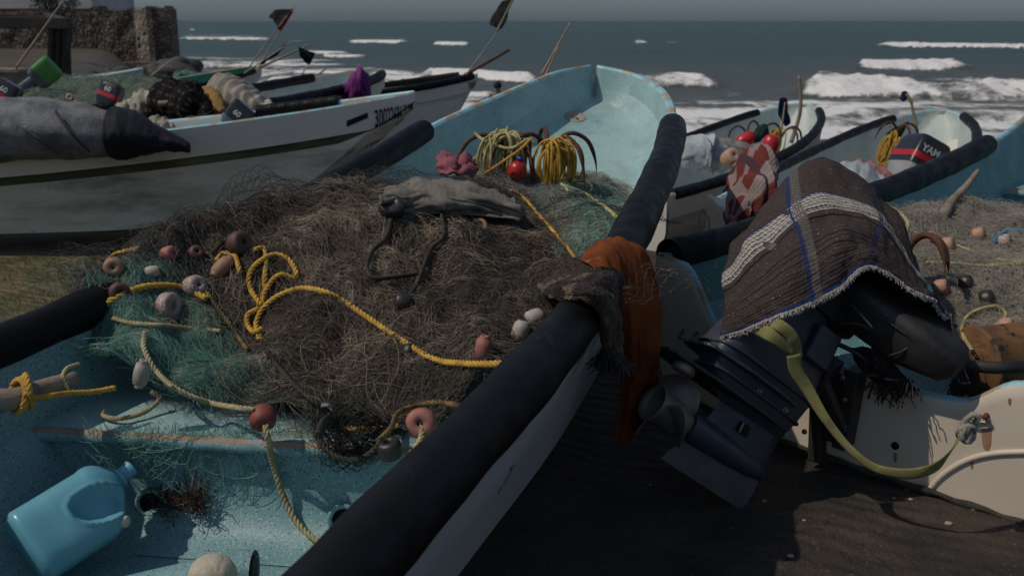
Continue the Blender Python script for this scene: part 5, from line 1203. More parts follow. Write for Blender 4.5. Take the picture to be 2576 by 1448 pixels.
sw_ = strand_obj('dry_seaweed', [np.array(fr)], mat('dry_seaweed', (.085,.034,.018), .8, (.035,.018,.012), 30), None, [.0015], 4); tag(sw_, 'tuft of dry reddish brown seaweed on the boat floor beside the jug', 'seaweed')
bc = at(535,1450,z=.42); mb = MB(); prf = [(math.sin(a)*.062, -math.cos(a)*.058) for a in [i/18*PI for i in range(19)]]
mb.lathe(prf, orient(bc, (.2,-.3,1)), 36); bu = mesh_obj('foam_buoy', mb, mat('weathered_white_foam', (.50,.44,.35), .9, (.38,.32,.25), 9, bump=2.5, bscale=45, stains=((26,.7,.74,(.12,.09,.06)),)), None, origin=tuple(bc)); tag(bu, 'round weathered white foam buoy at the bottom edge', 'buoy')
def rayhit(px, py):
    from mathutils.bvhtree import BVHTree
    me = [c for c in BA.children if c.name.startswith('net_deck')][0]; o = Vector(BA.location)
    bv = BVHTree.FromPolygons([v.co+o for v in me.data.vertices], [tuple(p.vertices) for p in me.data.polygons])
    d = (at(px, py, t=1)-V(0,0,H)).normalized(); h_ = bv.ray_cast(V(0,0,H), d)[0]
    return h_ if h_ is not None else at(px, py, Y=2.6)
ch = at(612,1440,z=.345); ch2 = ch+V(-.42,-.16,-.03)
mesh_obj('drain_channel', MB().tube([ch2, ch2.lerp(ch, .5), ch, ch+V(.03,0,0)], [.066,.066,.064,.062], 28, cap=False), MT['blue_in'], BA)
mesh_obj('drain_mouth', MB().tube([ch+V(.018,0,0), ch+V(.026,0,0)], [.048,.048], 24), MT['black'], BA)  # black disc stands for the unlit inside of the channel
for (x, y, r_) in ((385,1262,.042), (868,1302,.042)):
    c = rayhit(x, y); mesh_obj('drain_hole', MB().tube([c+V(0,.05,0), c+V(0,-.010,0)], [r_, r_], 24), MT['black'], BA)  # black plug set on the panel in place of the hole's dark inside
    mesh_obj('drain_hole_collar', MB().tube([c+V(math.cos(a)*r_*1.05, -.010, math.sin(a)*r_*1.05) for a in [j/24*2*PI for j in range(24)]], .008, 8, closed=True), MT['blue_in'], BA)
pl_ = arclen([at(-60,1010,t=2.72), at(40,1002,t=2.78), at(110,975,t=2.86), at(190,950,t=2.95)], 16); tag(mesh_obj('wooden_pole', MB().tube(pl_, [.036-.001*i for i in range(16)], 12), MT['wood_g'], None, origin=tuple(pl_[0])), 'grey wooden pole end tied with yellow rope at the left edge', 'pole')
kk = MB()
for i in range(4):
    c = at(45+i*9, 995-i*4, t=2.79); ax_ = (pl_[5]-pl_[3]).normalized(); u_ = ax_.orthogonal().normalized(); b_ = ax_.cross(u_); rope_mb([c+(u_*math.cos(a)+b_*math.sin(a))*.046+ax_*.01*math.sin(a+i) for a in [j/10*2*PI for j in range(11)]], .0085, None, kk)
rope_mb([at(60,990,t=2.74), at(90,1000,t=2.76), at(130,995,t=2.82), at(180,988,t=2.9), at(235,985,t=2.95), at(290,975,t=3.0)], .0085, None, kk)
tag(mesh_obj('rope', kk, MT['rope_y'], None, origin=tuple(pl_[5])), 'yellow rope lashed round the wooden pole and trailing right', 'rope')
rope([at(200,915,t=2.98), at(170,925,t=2.94), at(158,950,t=2.90), at(175,985,t=2.9)], .006, 'rope_p', 'thin yellow green cord looped above the wooden pole')
# mooring patch and old stain in the bow
def hullpt(px, py):
    from mathutils.bvhtree import BVHTree
    me = [c for c in BA.children if c.name.startswith('hull')][0]
    global _bv
    if '_bv' not in globals() or _bv is None:
        o = Vector(BA.location); _bv = BVHTree.FromPolygons([v.co+o for v in me.data.vertices], [tuple(p.vertices) for p in me.data.polygons])
    d = (at(px, py, t=1)-V(0,0,H)).normalized(); return _bv.ray_cast(V(0,0,H), d)
_bv = None
loc, nrm, _, _ = hullpt(1447, 296)
if loc is not None:
    if nrm.dot(loc-V(0,0,H)) > 0: nrm = -nrm
    PM = orient(loc+nrm*.001, nrm)
    mesh_obj('mooring_patch', MB().lathe([(0,.004),(.055,.006),(.062,.010),(.070,.008),(.075,0)], PM, 28), mat('tan_patch', (.30,.33,.30), .7, (.30,.20,.12), 18, lo=.45, hi=.6, bump=1), BA)
    mesh_obj('patch_hole', MB().lathe([(0,.008),(.012,.008),(.014,.004)], PM @ Matrix.Translation((.0,-.03,0)), 12), MT['rust'], BA)
# ------------------------------------------------------------ bundles, motors, flags, people, ruins
def bundle(name, label, cat, pts, rad, mt, sq=.8, amp=.03, seed=1, n=44, m=90, group=None, rip=0, rp=5, parent=None):
    """a soft heap: a fat tube with lumps, pointed ends"""
    Q = arclen(pts, m); rr = catmull([V(r, 0, 0) for r in rad], m); P = np.zeros((m, n, 3))
    for i, p in enumerate(Q):
        t = (Q[min(i+1, m-1)]-Q[max(i-1, 0)]); t.z *= .3; t.normalize(); s_ = V(0,0,1).cross(t).normalized(); r = max(.004, rr[i].x)
        for j in range(n):
            a = 2*PI*j/n; P[i, j] = p+s_*math.cos(a)*r+V(0,0,1)*math.sin(a)*r*sq
    ii, jj = np.meshgrid(np.arange(m), np.arange(n), indexing='ij'); ca, sa = np.cos(2*PI*jj/n), np.sin(2*PI*jj/n)
    C = np.array([tuple(q) for q in Q])[:, None, :]; d = P-C; dn = np.linalg.norm(d, axis=2, keepdims=True)+1e-9
    nz = snz(ii/m*4+ca*.8, sa*.9+jj*0, seed, base=1)*amp+snz(ii/m*13+ca*2, sa*2.2, seed+1, base=1)*amp*.35
    if rip: nz = nz+rip*np.sin(ii/m*2*PI*rp+2*ca+1.5*snz(ii/m*3, sa, seed+3))
    P = P+d/dn*(nz[..., None])*np.minimum(1, dn/.08)
    mb = MB(); F = [(i*n+j, i*n+(j+1) % n, (i+1)*n+(j+1) % n, (i+1)*n+j) for i in range(m-1) for j in range(n)]+[tuple(range(n))[::-1], tuple((m-1)*n+j for j in range(n))]
    u = np.stack([ii.ravel()/m, jj.ravel()/n], 1); mb.add(P.reshape(-1, 3), F, 0, u)
    o = mesh_obj(name, mb, mt, parent, origin=None if parent is not None else tuple(pts[0]))
    return o if parent is not None else tag(o, label, cat, group)
MT['wool'] = fabric('grey_wool_sacking', (.20,.205,.21), (.10,.105,.115), 7, bump=3, bscale=60, stains=((3,.62,.78,(.05,.055,.07)),))
MT['quilt'] = fabric('dark_navy_quilt', (.012,.013,.018), (.022,.023,.030), 6, rough=.7, bump=1, bscale=20)
MT['cream_cloth'] = fabric('cream_cloth', (.40,.36,.30), (.28,.25,.205), 4)
MT['grey_cloth'] = fabric('grey_canvas', (.22,.21,.195), (.13,.125,.115), 5)
MT['whitesack'] = fabric('white_plastic_sacking', (.42,.45,.47), (.27,.30,.33), 5)
b_ = bundle('wool_bundle', 'large grey woollen bundle tied with cord, at the left end of the numbered boat', 'bundle', [at(-330,345,Y=7.8), at(-120,335,Y=7.8), at(60,325,Y=7.75), at(220,330,Y=7.75), at(300,342,Y=7.75), at(330,352,Y=7.75)], [.27,.29,.31,.30,.27,.16], MT['wool'], .80, .018, 3, rip=.004)
for k, (a, b, c) in enumerate([((140,280),(175,330),(225,382)), ((40,310),(90,345),(150,388))]):
    mesh_obj('tie_cord', rope_mb([at(*a, Y=7.50), at(*b, Y=7.40), at(*c, Y=7.44)], .010), MT['rope_k'], b_)
bundle('quilt', 'dark navy puffed quilt next to the grey woollen bundle', 'quilt', [at(290,335,Y=7.75), at(340,338,Y=7.75), at(400,350,Y=7.75), at(450,362,Y=7.75), at(475,372,Y=7.75)], [.26,.23,.16,.10,.05], MT['quilt'], .78, .010, 5, rip=.004, rp=3)
# bundles on the boat behind
bundle('cream_cloth', 'cream cloth heap left of the checked net', 'cloth', [at(290,280,Y=9.9), at(340,272,Y=9.9), at(400,262,Y=9.9), at(450,268,Y=9.9)], [.05,.16,.20,.10], MT['cream_cloth'], .8, .03, 7, rip=.012, rp=7)
chk = uvstripes('checked_net_cloth', (.085,.065,.055), (.045,.035,.032), [(.04+.065*i,.022,(.015,.012,.012),0) for i in range(15)], [(.03+.05*i,.014,(.012,.010,.010),0) for i in range(19)], flk=.8)
bundle('checked_net', 'heap of dark checked netting between the cream and the white cloths', 'net', [at(415,255,Y=10.2), at(440,262,Y=9.8), at(480,270,Y=9.5), at(505,292,Y=9.4), at(490,312,Y=9.4)], [.10,.24,.27,.20,.06], chk, .85, .04, 9, rip=.012, rp=9)
bundle('white_sheer_cloth', 'pleated white cloth gathered right of the checked netting', 'cloth', [at(535,232,Y=10.5), at(580,245,Y=10.2), at(630,262,Y=10.0), at(680,278,Y=9.9), at(718,284,Y=9.9)], [.08,.21,.20,.12,.03], MT['cream_cloth'], .9, .03, 11, rip=.02, rp=11)
bundle('ochre_cloth', 'ochre strip of cloth between checked netting and white cloth', 'cloth', [at(515,228,Y=10.0), at(540,250,Y=9.7), at(560,280,Y=9.55)], [.06,.09,.03], fabric('ochre_cloth', (.33,.19,.07), (.25,.15,.06), 5), .8, .01, 13)
bundle('dark_cloth', 'dark bundle under the checked netting', 'bundle', [at(440,320,Y=9.2), at(500,318,Y=9.1), at(560,315,Y=9.1)], [.05,.14,.05], MT['quilt'], .7, .02, 15)
bundle('white_sack', 'crumpled white sack at the end of the navy quilt', 'sack', [at(375,308,Y=9.0), at(410,314,Y=8.9), at(445,322,Y=8.9)], [.04,.09,.04], MT['cream_cloth'], .8, .02, 16, rip=.01)
bundle('purple_bundle', 'bright purple cloth bundle hung on the side of the white boat', 'bundle', [at(855,240,Y=12.6), at(882,226,Y=12.6), at(908,216,Y=12.6), at(928,228,Y=12.6), at(928,248,Y=12.6)], [.03,.14,.22,.19,.05], fabric('purple_cloth', (.17,.035,.17), (.10,.02,.10), 5), 1.0, .025, 17, rip=.012, rp=4)
# green net heap at the back left
SG = Surf([(60,240,15.5),(150,205,16.5),(260,205,16.5),(360,200,17),(420,215,16.5),(300,240,14.5),(180,250,14.2),(100,262,13.6),(420,245,14.6),(240,222,15.4),(480,228,15.6)], amp=.06, seed=60, sc=.8)
pGr = [at(*q[:2], Y=q[2]) for q in [(45,262,13.6),(60,225,15.8),(150,196,17),(250,198,17),(370,192,17.4),(440,212,16.8),(460,240,15.2),(420,262,13.9),(300,268,13.4),(150,268,13.4)]]
t = thing('fishing_net', 'big heap of grey green net behind the woollen bundle', 'net', tuple(at(240,240,Y=15)))
under(SG, pGr, mat('far_green_net', (.12,.16,.125), .95, (.065,.085,.06), 2.2, bump=2, bscale=30), t, 0, .06)
strand_obj('green_twine', [tangle(SG, pGr, 1800, 16, .04, .3, .10, 61)], mat('far_green_twine', (.13,.20,.15), .7, (.22,.24,.19), 1.5), t, [.0025])
for i, (px, py) in enumerate([(193,262),(145,258),(108,262),(176,246),(120,285)][:4]):
    p = at(px, py, Y=13.8); nfloat(p, (.3,-.8,.3), .055, .07, 'peach', ['pale float at the foot of the green net heap, largest','pale float at the lower left of the green net heap','pale float at the far left foot of the green net heap','pale float half way up the green net heap'][i], 'floats on the far net')
# small outboard motors
def small_motor(label, p, up, aft, top, low, sc=1.0, band=None, text=None, textm=None, leg=True, group='outboard motors tilted up on the boats'):
    up = Vector(up).normalized(); aft = Vector(aft); aft = (aft-up*aft.dot(up)).normalized(); x = aft.cross(up)
    M = Matrix.Translation(p) @ Matrix((x, aft, up)).transposed().to_4x4() @ Matrix.Scale(sc, 4)
    t = thing('outboard_motor', label, 'motor', tuple(p), group)
    mesh_obj('cowling', MB().loft([(.10,0,0,.11,.19,4),(.12,0,0,.15,.24,4.5),(.34,0,.0,.155,.25,5),(.42,0,.01,.15,.24,5),(.46,0,.01,.12,.20,4)], M, 36), top, t, smooth='edge')
    mesh_obj('bottom_cowl', MB().loft([(-.04,0,0,.09,.15,4),(-.02,0,0,.13,.21,4),(.10,0,0,.155,.25,4.5),(.118,0,0,.155,.25,4.5)], M, 36), low, t, smooth='edge')
    if band:
        for zz, hh, m_ in band: mesh_obj('stripe', MB().loft([(zz,0,0,.158,.253,5),(zz+hh,0,0,.158,.253,5)], M, 36, cap=False), m_, t, smooth='edge')
    if text:
        for tx, zz, sz, off in text:
            flat_text(t, tx, M @ Matrix(((0,0,-1,-.160),(-1,0,0,-off),(0,1,0,zz),(0,0,0,1))), sz, textm)
    if leg:
        mesh_obj('leg', MB().loft([(-.04,0,0,.07,.12,2.5),(-.40,0,.03,.055,.10,2.5),(-.55,0,.03,.05,.09,2.5)], M, 20), low, t, smooth='edge')
        mesh_obj('anti_ventilation_plate', MB().slab([(-.07,-.14),(.07,-.14),(.09,.0),(.08,.26),(-.08,.26),(-.09,0)], .012, M @ Matrix.Translation((0,0,-.57))), low, t)
        mesh_obj('gearcase', MB().loft([(-.57,0,.0,.03,.11,2),(-.66,0,.0,.035,.12,2),(-.72,0,.02,.05,.17,2),(-.78,0,.02,.02,.12,2),(-.88,0,.0,.006,.06,2)], M, 20), low, t)
        h_, bl = prop_mb(M @ Matrix.Translation((0,.18,-.72)) @ Matrix.Rotation(-PI/2,4,'X'), .13); pr_ = mesh_obj('propeller', h_, MT['steel'], t)
        for b_ in bl: mesh_obj('blade', b_, MT['steel'], pr_)
    return t
GM = mat('glossy_black_cowl', (.014,.015,.020), .3, (.018,.019,.024), 5); SV = mat('silver_grey_cowl', (.30,.30,.30), .4, (.22,.22,.22), 5); GR = mat('grey_motor_paint', (.10,.11,.15), .4, (.07,.08,.10), 5)
WT = mat('white_decal', (.55,.55,.55), .5); RD = mat('red_decal', (.42,.008,.015), .4); GN = mat('bright_green_cover', (.07,.24,.04), .6, (.05,.19,.035), 4, stains=((9,.62,.66,(.015,.05,.05)),))
small_motor('grey outboard motor with bright green cowling at the left, tilted up', at(92,200,Y=14.5), (.75,.1,.55), (-.4,-.2,.9), GN, GR, .72)
small_motor('black outboard motor with red stripe standing between the green net and the cream cloth', at(268,262,Y=10.6), (.35,.2,.85), (-.9,.2,.3), GM, GM, .50, [(.14,.09,RD)], [('60',.26,.15,-.08)], WT)
small_motor('black outboard motor with white number, in front of the pleated white cloth', at(582,318,Y=8.9), (.62,.1,.7), (-.7,.1,.7), GM, GR, .50, None, [('60',.22,.14,-.10)], WT)
small_motor('black outboard motor with red stripe cut by the left edge of the picture', at(2,262,Y=9.6), (.5,.1,.8), (-.8,.1,.5), GM, GM, .5, [(.14,.08,RD)], [('60',.26,.15,-.08)], WT)
# boxy motor with brand lettering at the right
p0 = at(2300,425,Y=8.35); tx = V(.84,.10,-.44).normalized(); upv = V(.42,.18,.86); upv = (upv-tx*upv.dot(tx)).normalized(); nn = tx.cross(upv)
YM = Matrix.Translation(p0) @ Matrix((tx, -nn, upv)).transposed().to_4x4()
ym = thing('outboard_motor', 'silver and black outboard motor with red band and white lettering, right of the blanket', 'motor', tuple(p0), 'outboard motors tilted up on the boats')
YM = YM @ Matrix.Scale(.86,4)
mesh_obj('bottom_cowl', MB().loft([(-.20,0,.02,.12,.14,4),(-.16,0,0,.17,.19,5),(-.02,0,0,.20,.22,6),(.0,0,0,.20,.22,6)], YM, 40), SV, ym, smooth='edge')
mesh_obj('cowling', MB().loft([(.0,0,0,.205,.225,7),(.04,0,0,.205,.225,7),(.24,.0,0,.19,.205,7),(.30,0,.0,.165,.18,6),(.31,0,0,.15,.16,6)], YM, 48), GM, ym, smooth='edge')
mesh_obj('red_band', MB().loft([(.055,0,0,.2075,.2275,7),(.115,0,0,.2045,.2245,7)], YM, 48, cap=False), RD, ym, smooth='edge')
flat_text(ym, 'YAMAHA', YM @ Matrix(((1,0,0,-.155),(0,0,-1,-.2235),(0,1,0,.135),(0,0,0,1))) , .098, WT, 'brand_lettering', w=2)
mesh_obj('leg', MB().loft([(-.20,0,.02,.08,.12,3),(-.95,0,.05,.07,.10,3)], YM, 20), GR, ym)
# red plaid covered motor on the boat with the cream transom
plaid = uvstripes('red_plaid', (.20,.048,.042), (.13,.035,.032), [(.1,.04,(.30,.22,.21),0),(.24,.02,(.28,.2,.2),0),(.40,.05,(.30,.24,.23),0),(.58,.03,(.07,.05,.06),0),(.74,.05,(.28,.22,.21),0),(.9,.02,(.07,.05,.06),0)], [(.1,.02,(.26,.17,.16),0),(.3,.03,(.28,.22,.21),0),(.5,.02,(.08,.05,.06),0),(.7,.03,(.28,.22,.21),0),(.88,.02,(.26,.17,.16),0)], flk=.8)
bundle('plaid_motor_cover', 'red and grey plaid cloth wrapped round a tilted motor above the cream transom', 'cloth', [at(1828,585,Y=6.35), at(1838,560,Y=6.35), at(1868,505,Y=6.4), at(1905,455,Y=6.45), at(1935,412,Y=6.5), at(1942,396,Y=6.5)], [.03,.07,.15,.20,.12,.03], plaid, 1.15, .022, 21, rip=.02, rp=6)
mb = MB().loft([(0,0,0,.05,.05,3),(.30,0,0,.06,.07,3)], orient(at(1835,600,Y=6.4), (.3,.1,.9)), 16); tag(mesh_obj('motor_bracket', mb, MT['cast'], None, origin=tuple(at(1835,600,Y=6.4))), 'dark motor bracket below the plaid cover on the cream transom', 'bracket')
rope([at(1768,525,Y=6.25), at(1760,560,Y=6.22), at(1772,600,Y=6.2), at(1785,560,Y=6.22), at(1772,530,Y=6.25)], .007, 'rope_s', 'loop of cord hanging on the far cream transom')
# sacks and cloths in the two boats on the right
bundle('white_sack', 'pale blue white sacking in the boat with red floats', 'sack', [at(1715,395,Y=9.3), at(1750,385,Y=9.4), at(1800,392,Y=9.4), at(1830,410,Y=9.3)], [.12,.24,.24,.06], MT['whitesack'], .7, .03, 31, rip=.012)
bundle('grey_canvas', 'grey canvas stretched across the boat with red floats', 'canvas', [at(1730,350,Y=10.2), at(1790,362,Y=10.0), at(1860,378,Y=9.8), at(1915,392,Y=9.7)], [.05,.14,.16,.06], MT['grey_cloth'], .55, .02, 33, rip=.012, rp=4)
nfloat(at(1838,398,Y=9.0), (.3,-.8,.5), .085, .15, 'peach', 'large cream float beside the white sacking', 'floats in the right hand boats', .1)
def capsule(p, d, r, l, label):
    Mx = orient(p, d); pr = [(0,-l),(r*.6,-l*.94),(r*.95,-l*.7),(r,-l*.3),(r,l*.3),(r*.9,l*.7),(r*.5,l*.95),(0,l)]
    return tag(mesh_obj('plastic_float', MB().lathe(pr, Mx, 20), MT['redpl'], None, origin=tuple(p)), label, 'float', 'red floats in the boat')
capsule(at(1876,352,Y=10.4), (.8,.1,.45), .075, .11, 'red plastic float left of the dark rags, tilted')
capsule(at(1937,368,Y=10.1), (.2,.1,.9), .085, .12, 'red plastic float in front of the yellow ropes, upright')
bundle('dark_rag', 'dark green rag tied between the two red floats', 'rag', [at(1890,352,Y=10.4), at(1908,338,Y=10.4), at(1925,330,Y=10.4), at(1935,342,Y=10.4)], [.03,.08,.07,.02], fabric('dark_green_rag', (.018,.040,.036), (.01,.02,.02), 5), 1, .02, 35)
GA = 'grapnel anchors in the right hand boats'
anchor(at(1962,352,Y=10.6), (.2,-.1,1), [((1,.2,0),1.2),((-1,-.2,0),1.2),((.5,-.8,0),1)], .20, 'thin anchor with yellow rope beside the right red float', GA, .012)
anchor(at(2255,345,Y=10.0), (.1,-.1,1), [((-1,-.2,0),1.2),((1,.1,0),1),((.2,-.9,0),1)], .18, 'anchor wrapped in yellow rope under the brown pointed rag', GA, .012)
anchor(at(1880,345,Y=10.7), (-.2,-.1,1), [((-1,-.2,0),1.2),((.6,.5,0),1)], .18, 'thin anchor at the left of the red floats', GA, .012)
coil(at(1945,365,Y=10.5), (.2,0,1), .13, .34, 12, 'rope_y', 'yellow rope coil behind the upright red float', seed=7)
coil(at(2235,378,Y=9.7), (.3,0,1), .12, .34, 14, 'rope_y', 'yellow rope hank on the left of the brown rag', seed=8)
coil(at(2268,385,Y=9.6), (-.1,0,1), .10, .28, 12, 'rope_y', 'yellow rope hank on the right of the brown rag', seed=9)
bundle('brown_rag', 'pointed brown rag standing behind the yellow rope hanks', 'rag', [at(2222,372,Y=10), at(2245,350,Y=10), at(2270,325,Y=10), at(2284,308,Y=10)], [.06,.09,.05,.01], fabric('brown_rag', (.05,.032,.02), (.03,.02,.014), 5), 1.2, .02, 37)
bundle('pink_cloth', 'faded pink cloth spread beside the silver motor', 'cloth', [at(2085,425,Y=8.3), at(2140,428,Y=8.2), at(2200,438,Y=8.1), at(2245,450,Y=8.0)], [.05,.15,.16,.06], fabric('faded_pink', (.34,.15,.16), (.26,.12,.12), 5), .5, .02, 39, rip=.008)
bundle('white_cloth', 'white cloth mound between the blanket and the pink cloth', 'cloth', [at(2070,450,Y=7.7), at(2130,445,Y=7.6), at(2190,462,Y=7.5), at(2240,482,Y=7.4)], [.07,.17,.17,.05], MT['whitesack'], .7, .02, 41, rip=.006)
# poles and flags
def pole(a, b, r, label, mt=None, group='poles standing in the boats', bend=0, parent=None, r2=None):
    m_ = a.lerp(b, .5)+V(bend, 0, 0); P = arclen([a, m_, b], 18); rr = [r+((r2 or r*.6)-r)*i/17 for i in range(18)]
    mb = MB().tube(P, rr, 8)
    if parent is not None: return mesh_obj('pole', mb, mt or MT['bamboo'], parent)
    return tag(mesh_obj('pole', mb, mt or MT['bamboo'], None, origin=tuple(a)), label, 'pole', group)
MT['flagk'] = fabric('black_flag_cloth', (.010,.011,.013), (.018,.018,.02), 4, rough=.8, bump=.6, bscale=30); MT['flagr'] = fabric('red_flag_cloth', (.30,.010,.018), (.2,.01,.014), 4, rough=.8); MT['flagn'] = fabric('navy_flag_cloth', (.015,.022,.07), (.01,.014,.04), 4, rough=.8)
def flag(label, Y, poles, rows, extra=None, mt=None, r=.014):
    a0 = at(*poles[0][0], Y=Y); t = thing('flag', label, 'flag', tuple(a0), 'flags on the boats')
    for a, b in poles: pole(at(*a, Y=Y), at(*b, Y=Y), r, None, parent=t)
    def mk(rows, m_, sd): return cloth('flag_cloth', None, None, [[at(x, y, Y=Y+dy) for x, y, dy in rw] for rw in rows], 30, 30, m_, .006, .02*Y/15, sd, parent=t, ws=1.6)
    mk(rows, mt or MT['flagk'], 3)
    if extra: mk(extra[0], extra[1], 4)
    return t
flag('black pennant with a red strip on two thin bamboo poles, tallest flag at left', 18.6, [((628,168),(722,40)), ((650,172),(742,15))],
     [[(738,24,0),(715,24,.1),(690,26,.15),(680,36,.2)],[(728,42,0),(708,45,.1),(690,46,.1),(676,44,.15)],[(716,60,0),(704,60,.05),(696,54,.1),(688,50,.1)],[(704,76,0),(700,72,.0),(697,64,.05),(694,58,.05)]],
     ([[(740,26,-.02),(736,28,-.02),(732,30,-.02)],[(726,50,-.02),(720,54,-.02),(714,58,-.02)],[(708,78,-.02),(702,76,-.02),(697,70,-.02)]], MT['flagr']))
flag('narrow black rag wound along a slanting pole above the green boat', 18.0, [((535,238),(745,98))],
     [[(722,112,0),(715,116,.05),(708,122,.1)],[(705,124,0),(695,136,.05),(690,142,.1)],[(680,142,0),(672,150,.05),(668,156,.1)],[(662,156,0),(658,160,.02),(656,163,.05)]])
flag('small black square flag above the purple bundle boat', 16.5, [((738,218),(776,164))],
     [[(752,118,0),(762,122,.05),(775,128,.08),(793,134,.1)],[(753,132,0),(764,136,.05),(776,142,.08),(790,142,.1)],[(757,148,0),(766,150,.05),(776,153,.08),(784,155,.1)],[(770,158,0),(773,160,.02),(777,162,.05),(779,164,.05)]])
flag('ragged black flag high on a leaning pole at the top centre', 16.8, [((1172,190),(1258,72)), ((1250,78),(1296,-12))],
     [[(1296,-4,0),(1280,0,.1),(1262,4,.15),(1258,10,.2)],[(1283,20,0),(1268,24,.1),(1252,26,.15),(1244,30,.2)],[(1275,42,0),(1262,46,.1),(1246,48,.15),(1232,56,.2)],[(1262,74,0),(1252,72,.1),(1240,66,.12),(1232,62,.15)]])
flag('dark blue cloths tied in a chain on a short stick near the red floats', 10.9, [((1962,352),(1975,258))],
     [[(1962,250,0),(1972,245,.03),(1980,252,.06)],[(1958,275,0),(1970,268,.03),(1980,272,.06)],[(1960,296,0),(1972,292,.03),(1984,290,.06)],[(1976,318,0),(1982,316,.03),(1988,310,.06)]], mt=MT['flagn'])
flag('small dark blue rag atop a bent pole near the silver motor', 10.4, [((2312,360),(2292,255)), ((2292,256),(2280,236))],
     [[(2284,232,0),(2276,229,.02),(2268,232,.04)],[(2282,244,0),(2272,246,.02),(2264,246,.04)],[(2276,256,0),(2270,256,.02),(2266,250,.03)]], mt=MT['flagn'], r=.022)
pole(at(1990,360,Y=11.2), at(2010,190,Y=11.2), .026, 'tall crooked driftwood pole in the boat with red floats', MT['wood_g'], bend=.06)
pole(at(1168,190,Y=17.0), at(1282,125,Y=17.0), .03, 'brown stick crossing the foot of the central flag pole', MT['rust'], r2=.025)
pole(at(1362,190,Y=10.5), at(1435,58,Y=10.5), .014, 'thin bamboo pole rising behind the blue bow, longer one'); pole(at(1372,192,Y=10.3), at(1405,118,Y=10.3), .012, 'thin bamboo pole rising behind the blue bow, shorter one')
pole(at(655,170,Y=17.5), at(782,112,Y=17.5), .022, 'brown pole crossing above the green boat bow', MT['wood_g'])
pole(at(738,232,Y=15), at(820,174,Y=15), .018, 'thin grey pole below the small square flag', MT['wood_g'])
pole(at(40,172,Y=12), at(168,-10,Y=12), .016, 'long thin bamboo pole leaning in front of the pergola')
pole(at(380,192,Y=20), at(440,145,Y=20), .02, 'short pole with a yellowish tip by the stone wall')
pole(at(205,306,Y=8.6), at(352,300,Y=8.4), .035, 'grey wooden oar shaft lying behind the woollen bundle', MT['wood_g'])
pole(at(400,262,Y=9.4), at(452,257,Y=9.4), .03, 'short wooden spar on the cream cloth', MT['wood_g'])
# two people standing in the surf, heads above the boats
def person(x, y, z0, h, label, skin, top_, face=0):
    t = thing('person', label, 'person', (x, y, z0), 'bathers behind the boats'); s = h/1.7
    P = [(0,0,.92),(0,0,1.12),(0,0,1.36),(0,0,1.47),(0,-.01,1.56),(.17,0,1.38),(.24,.02,1.12),(.25,-.04,.88),(.25,-.06,.80),(-.17,0,1.38),(-.24,.02,1.12),(-.25,-.04,.88),(-.25,-.06,.80),(.09,0,.86),(.10,-.01,.48),(.10,.02,.08),(.10,-.12,.03),(-.09,0,.86),(-.10,-.01,.48),(-.10,.02,.08),(-.10,-.12,.03),(0,-.01,1.66)]
    E = [(0,1),(1,2),(2,3),(3,4),(4,21),(2,5),(5,6),(6,7),(7,8),(2,9),(9,10),(10,11),(11,12),(0,13),(13,14),(14,15),(15,16),(0,17),(17,18),(18,19),(19,20)]
    rad = [.14,.125,.15,.055,.085,.06,.045,.035,.03,.06,.045,.035,.03,.085,.06,.045,.035,.085,.06,.045,.035,.07]
    me = bpy.data.meshes.new('body'); me.from_pydata([(a*s, b*s, c*s) for a, b, c in P], E, []); me.materials.append(skin)
    o = bpy.data.objects.new('body', me); COL.objects.link(o); o.parent = t
    m = o.modifiers.new('skin', 'SKIN')
    for v, r_ in zip(me.skin_vertices[0].data, rad): v.radius = (r_*s, r_*s)
    me.skin_vertices[0].data[0].use_root = True; o.modifiers.new('sub', 'SUBSURF').levels = 2; o.modifiers['sub'].render_levels = 2; me.polygons.foreach_set('use_smooth', [])
    hm_ = [(math.sin(a)*.112*s, -math.cos(a)*.125*s) for a in [i/14*PI for i in range(5, 15)]]
    mesh_obj('hair', MB().lathe(hm_, Matrix.Translation((x, y+.012, z0+1.635*s)), 20), MT['black'], t)
    mesh_obj('shorts', MB().loft([(.60*s,.0,0,.20*s,.12*s,3),(.95*s,0,0,.165*s,.12*s,2.5)], Matrix.Translation((x, y, z0)), 20), top_, t)
    t.rotation_euler.z = 0
    return t
sk_ = mat('brown_skin', (.16,.085,.055), .6, (.13,.07,.045), 5)
hz_ = at(1014,212,Y=26).z
person(at(1014,212,Y=26).x, 26, hz_-1.60*.95+.0, 1.6, 'black haired person standing in the surf left of the lettered boat bow', sk_, MT['quilt'])
person(at(1252,218,Y=26).x, 26, at(1252,218,Y=26).z-1.60*.95, 1.6, 'dark haired person in the surf, only head showing above the blue rim', sk_, MT['quilt'])
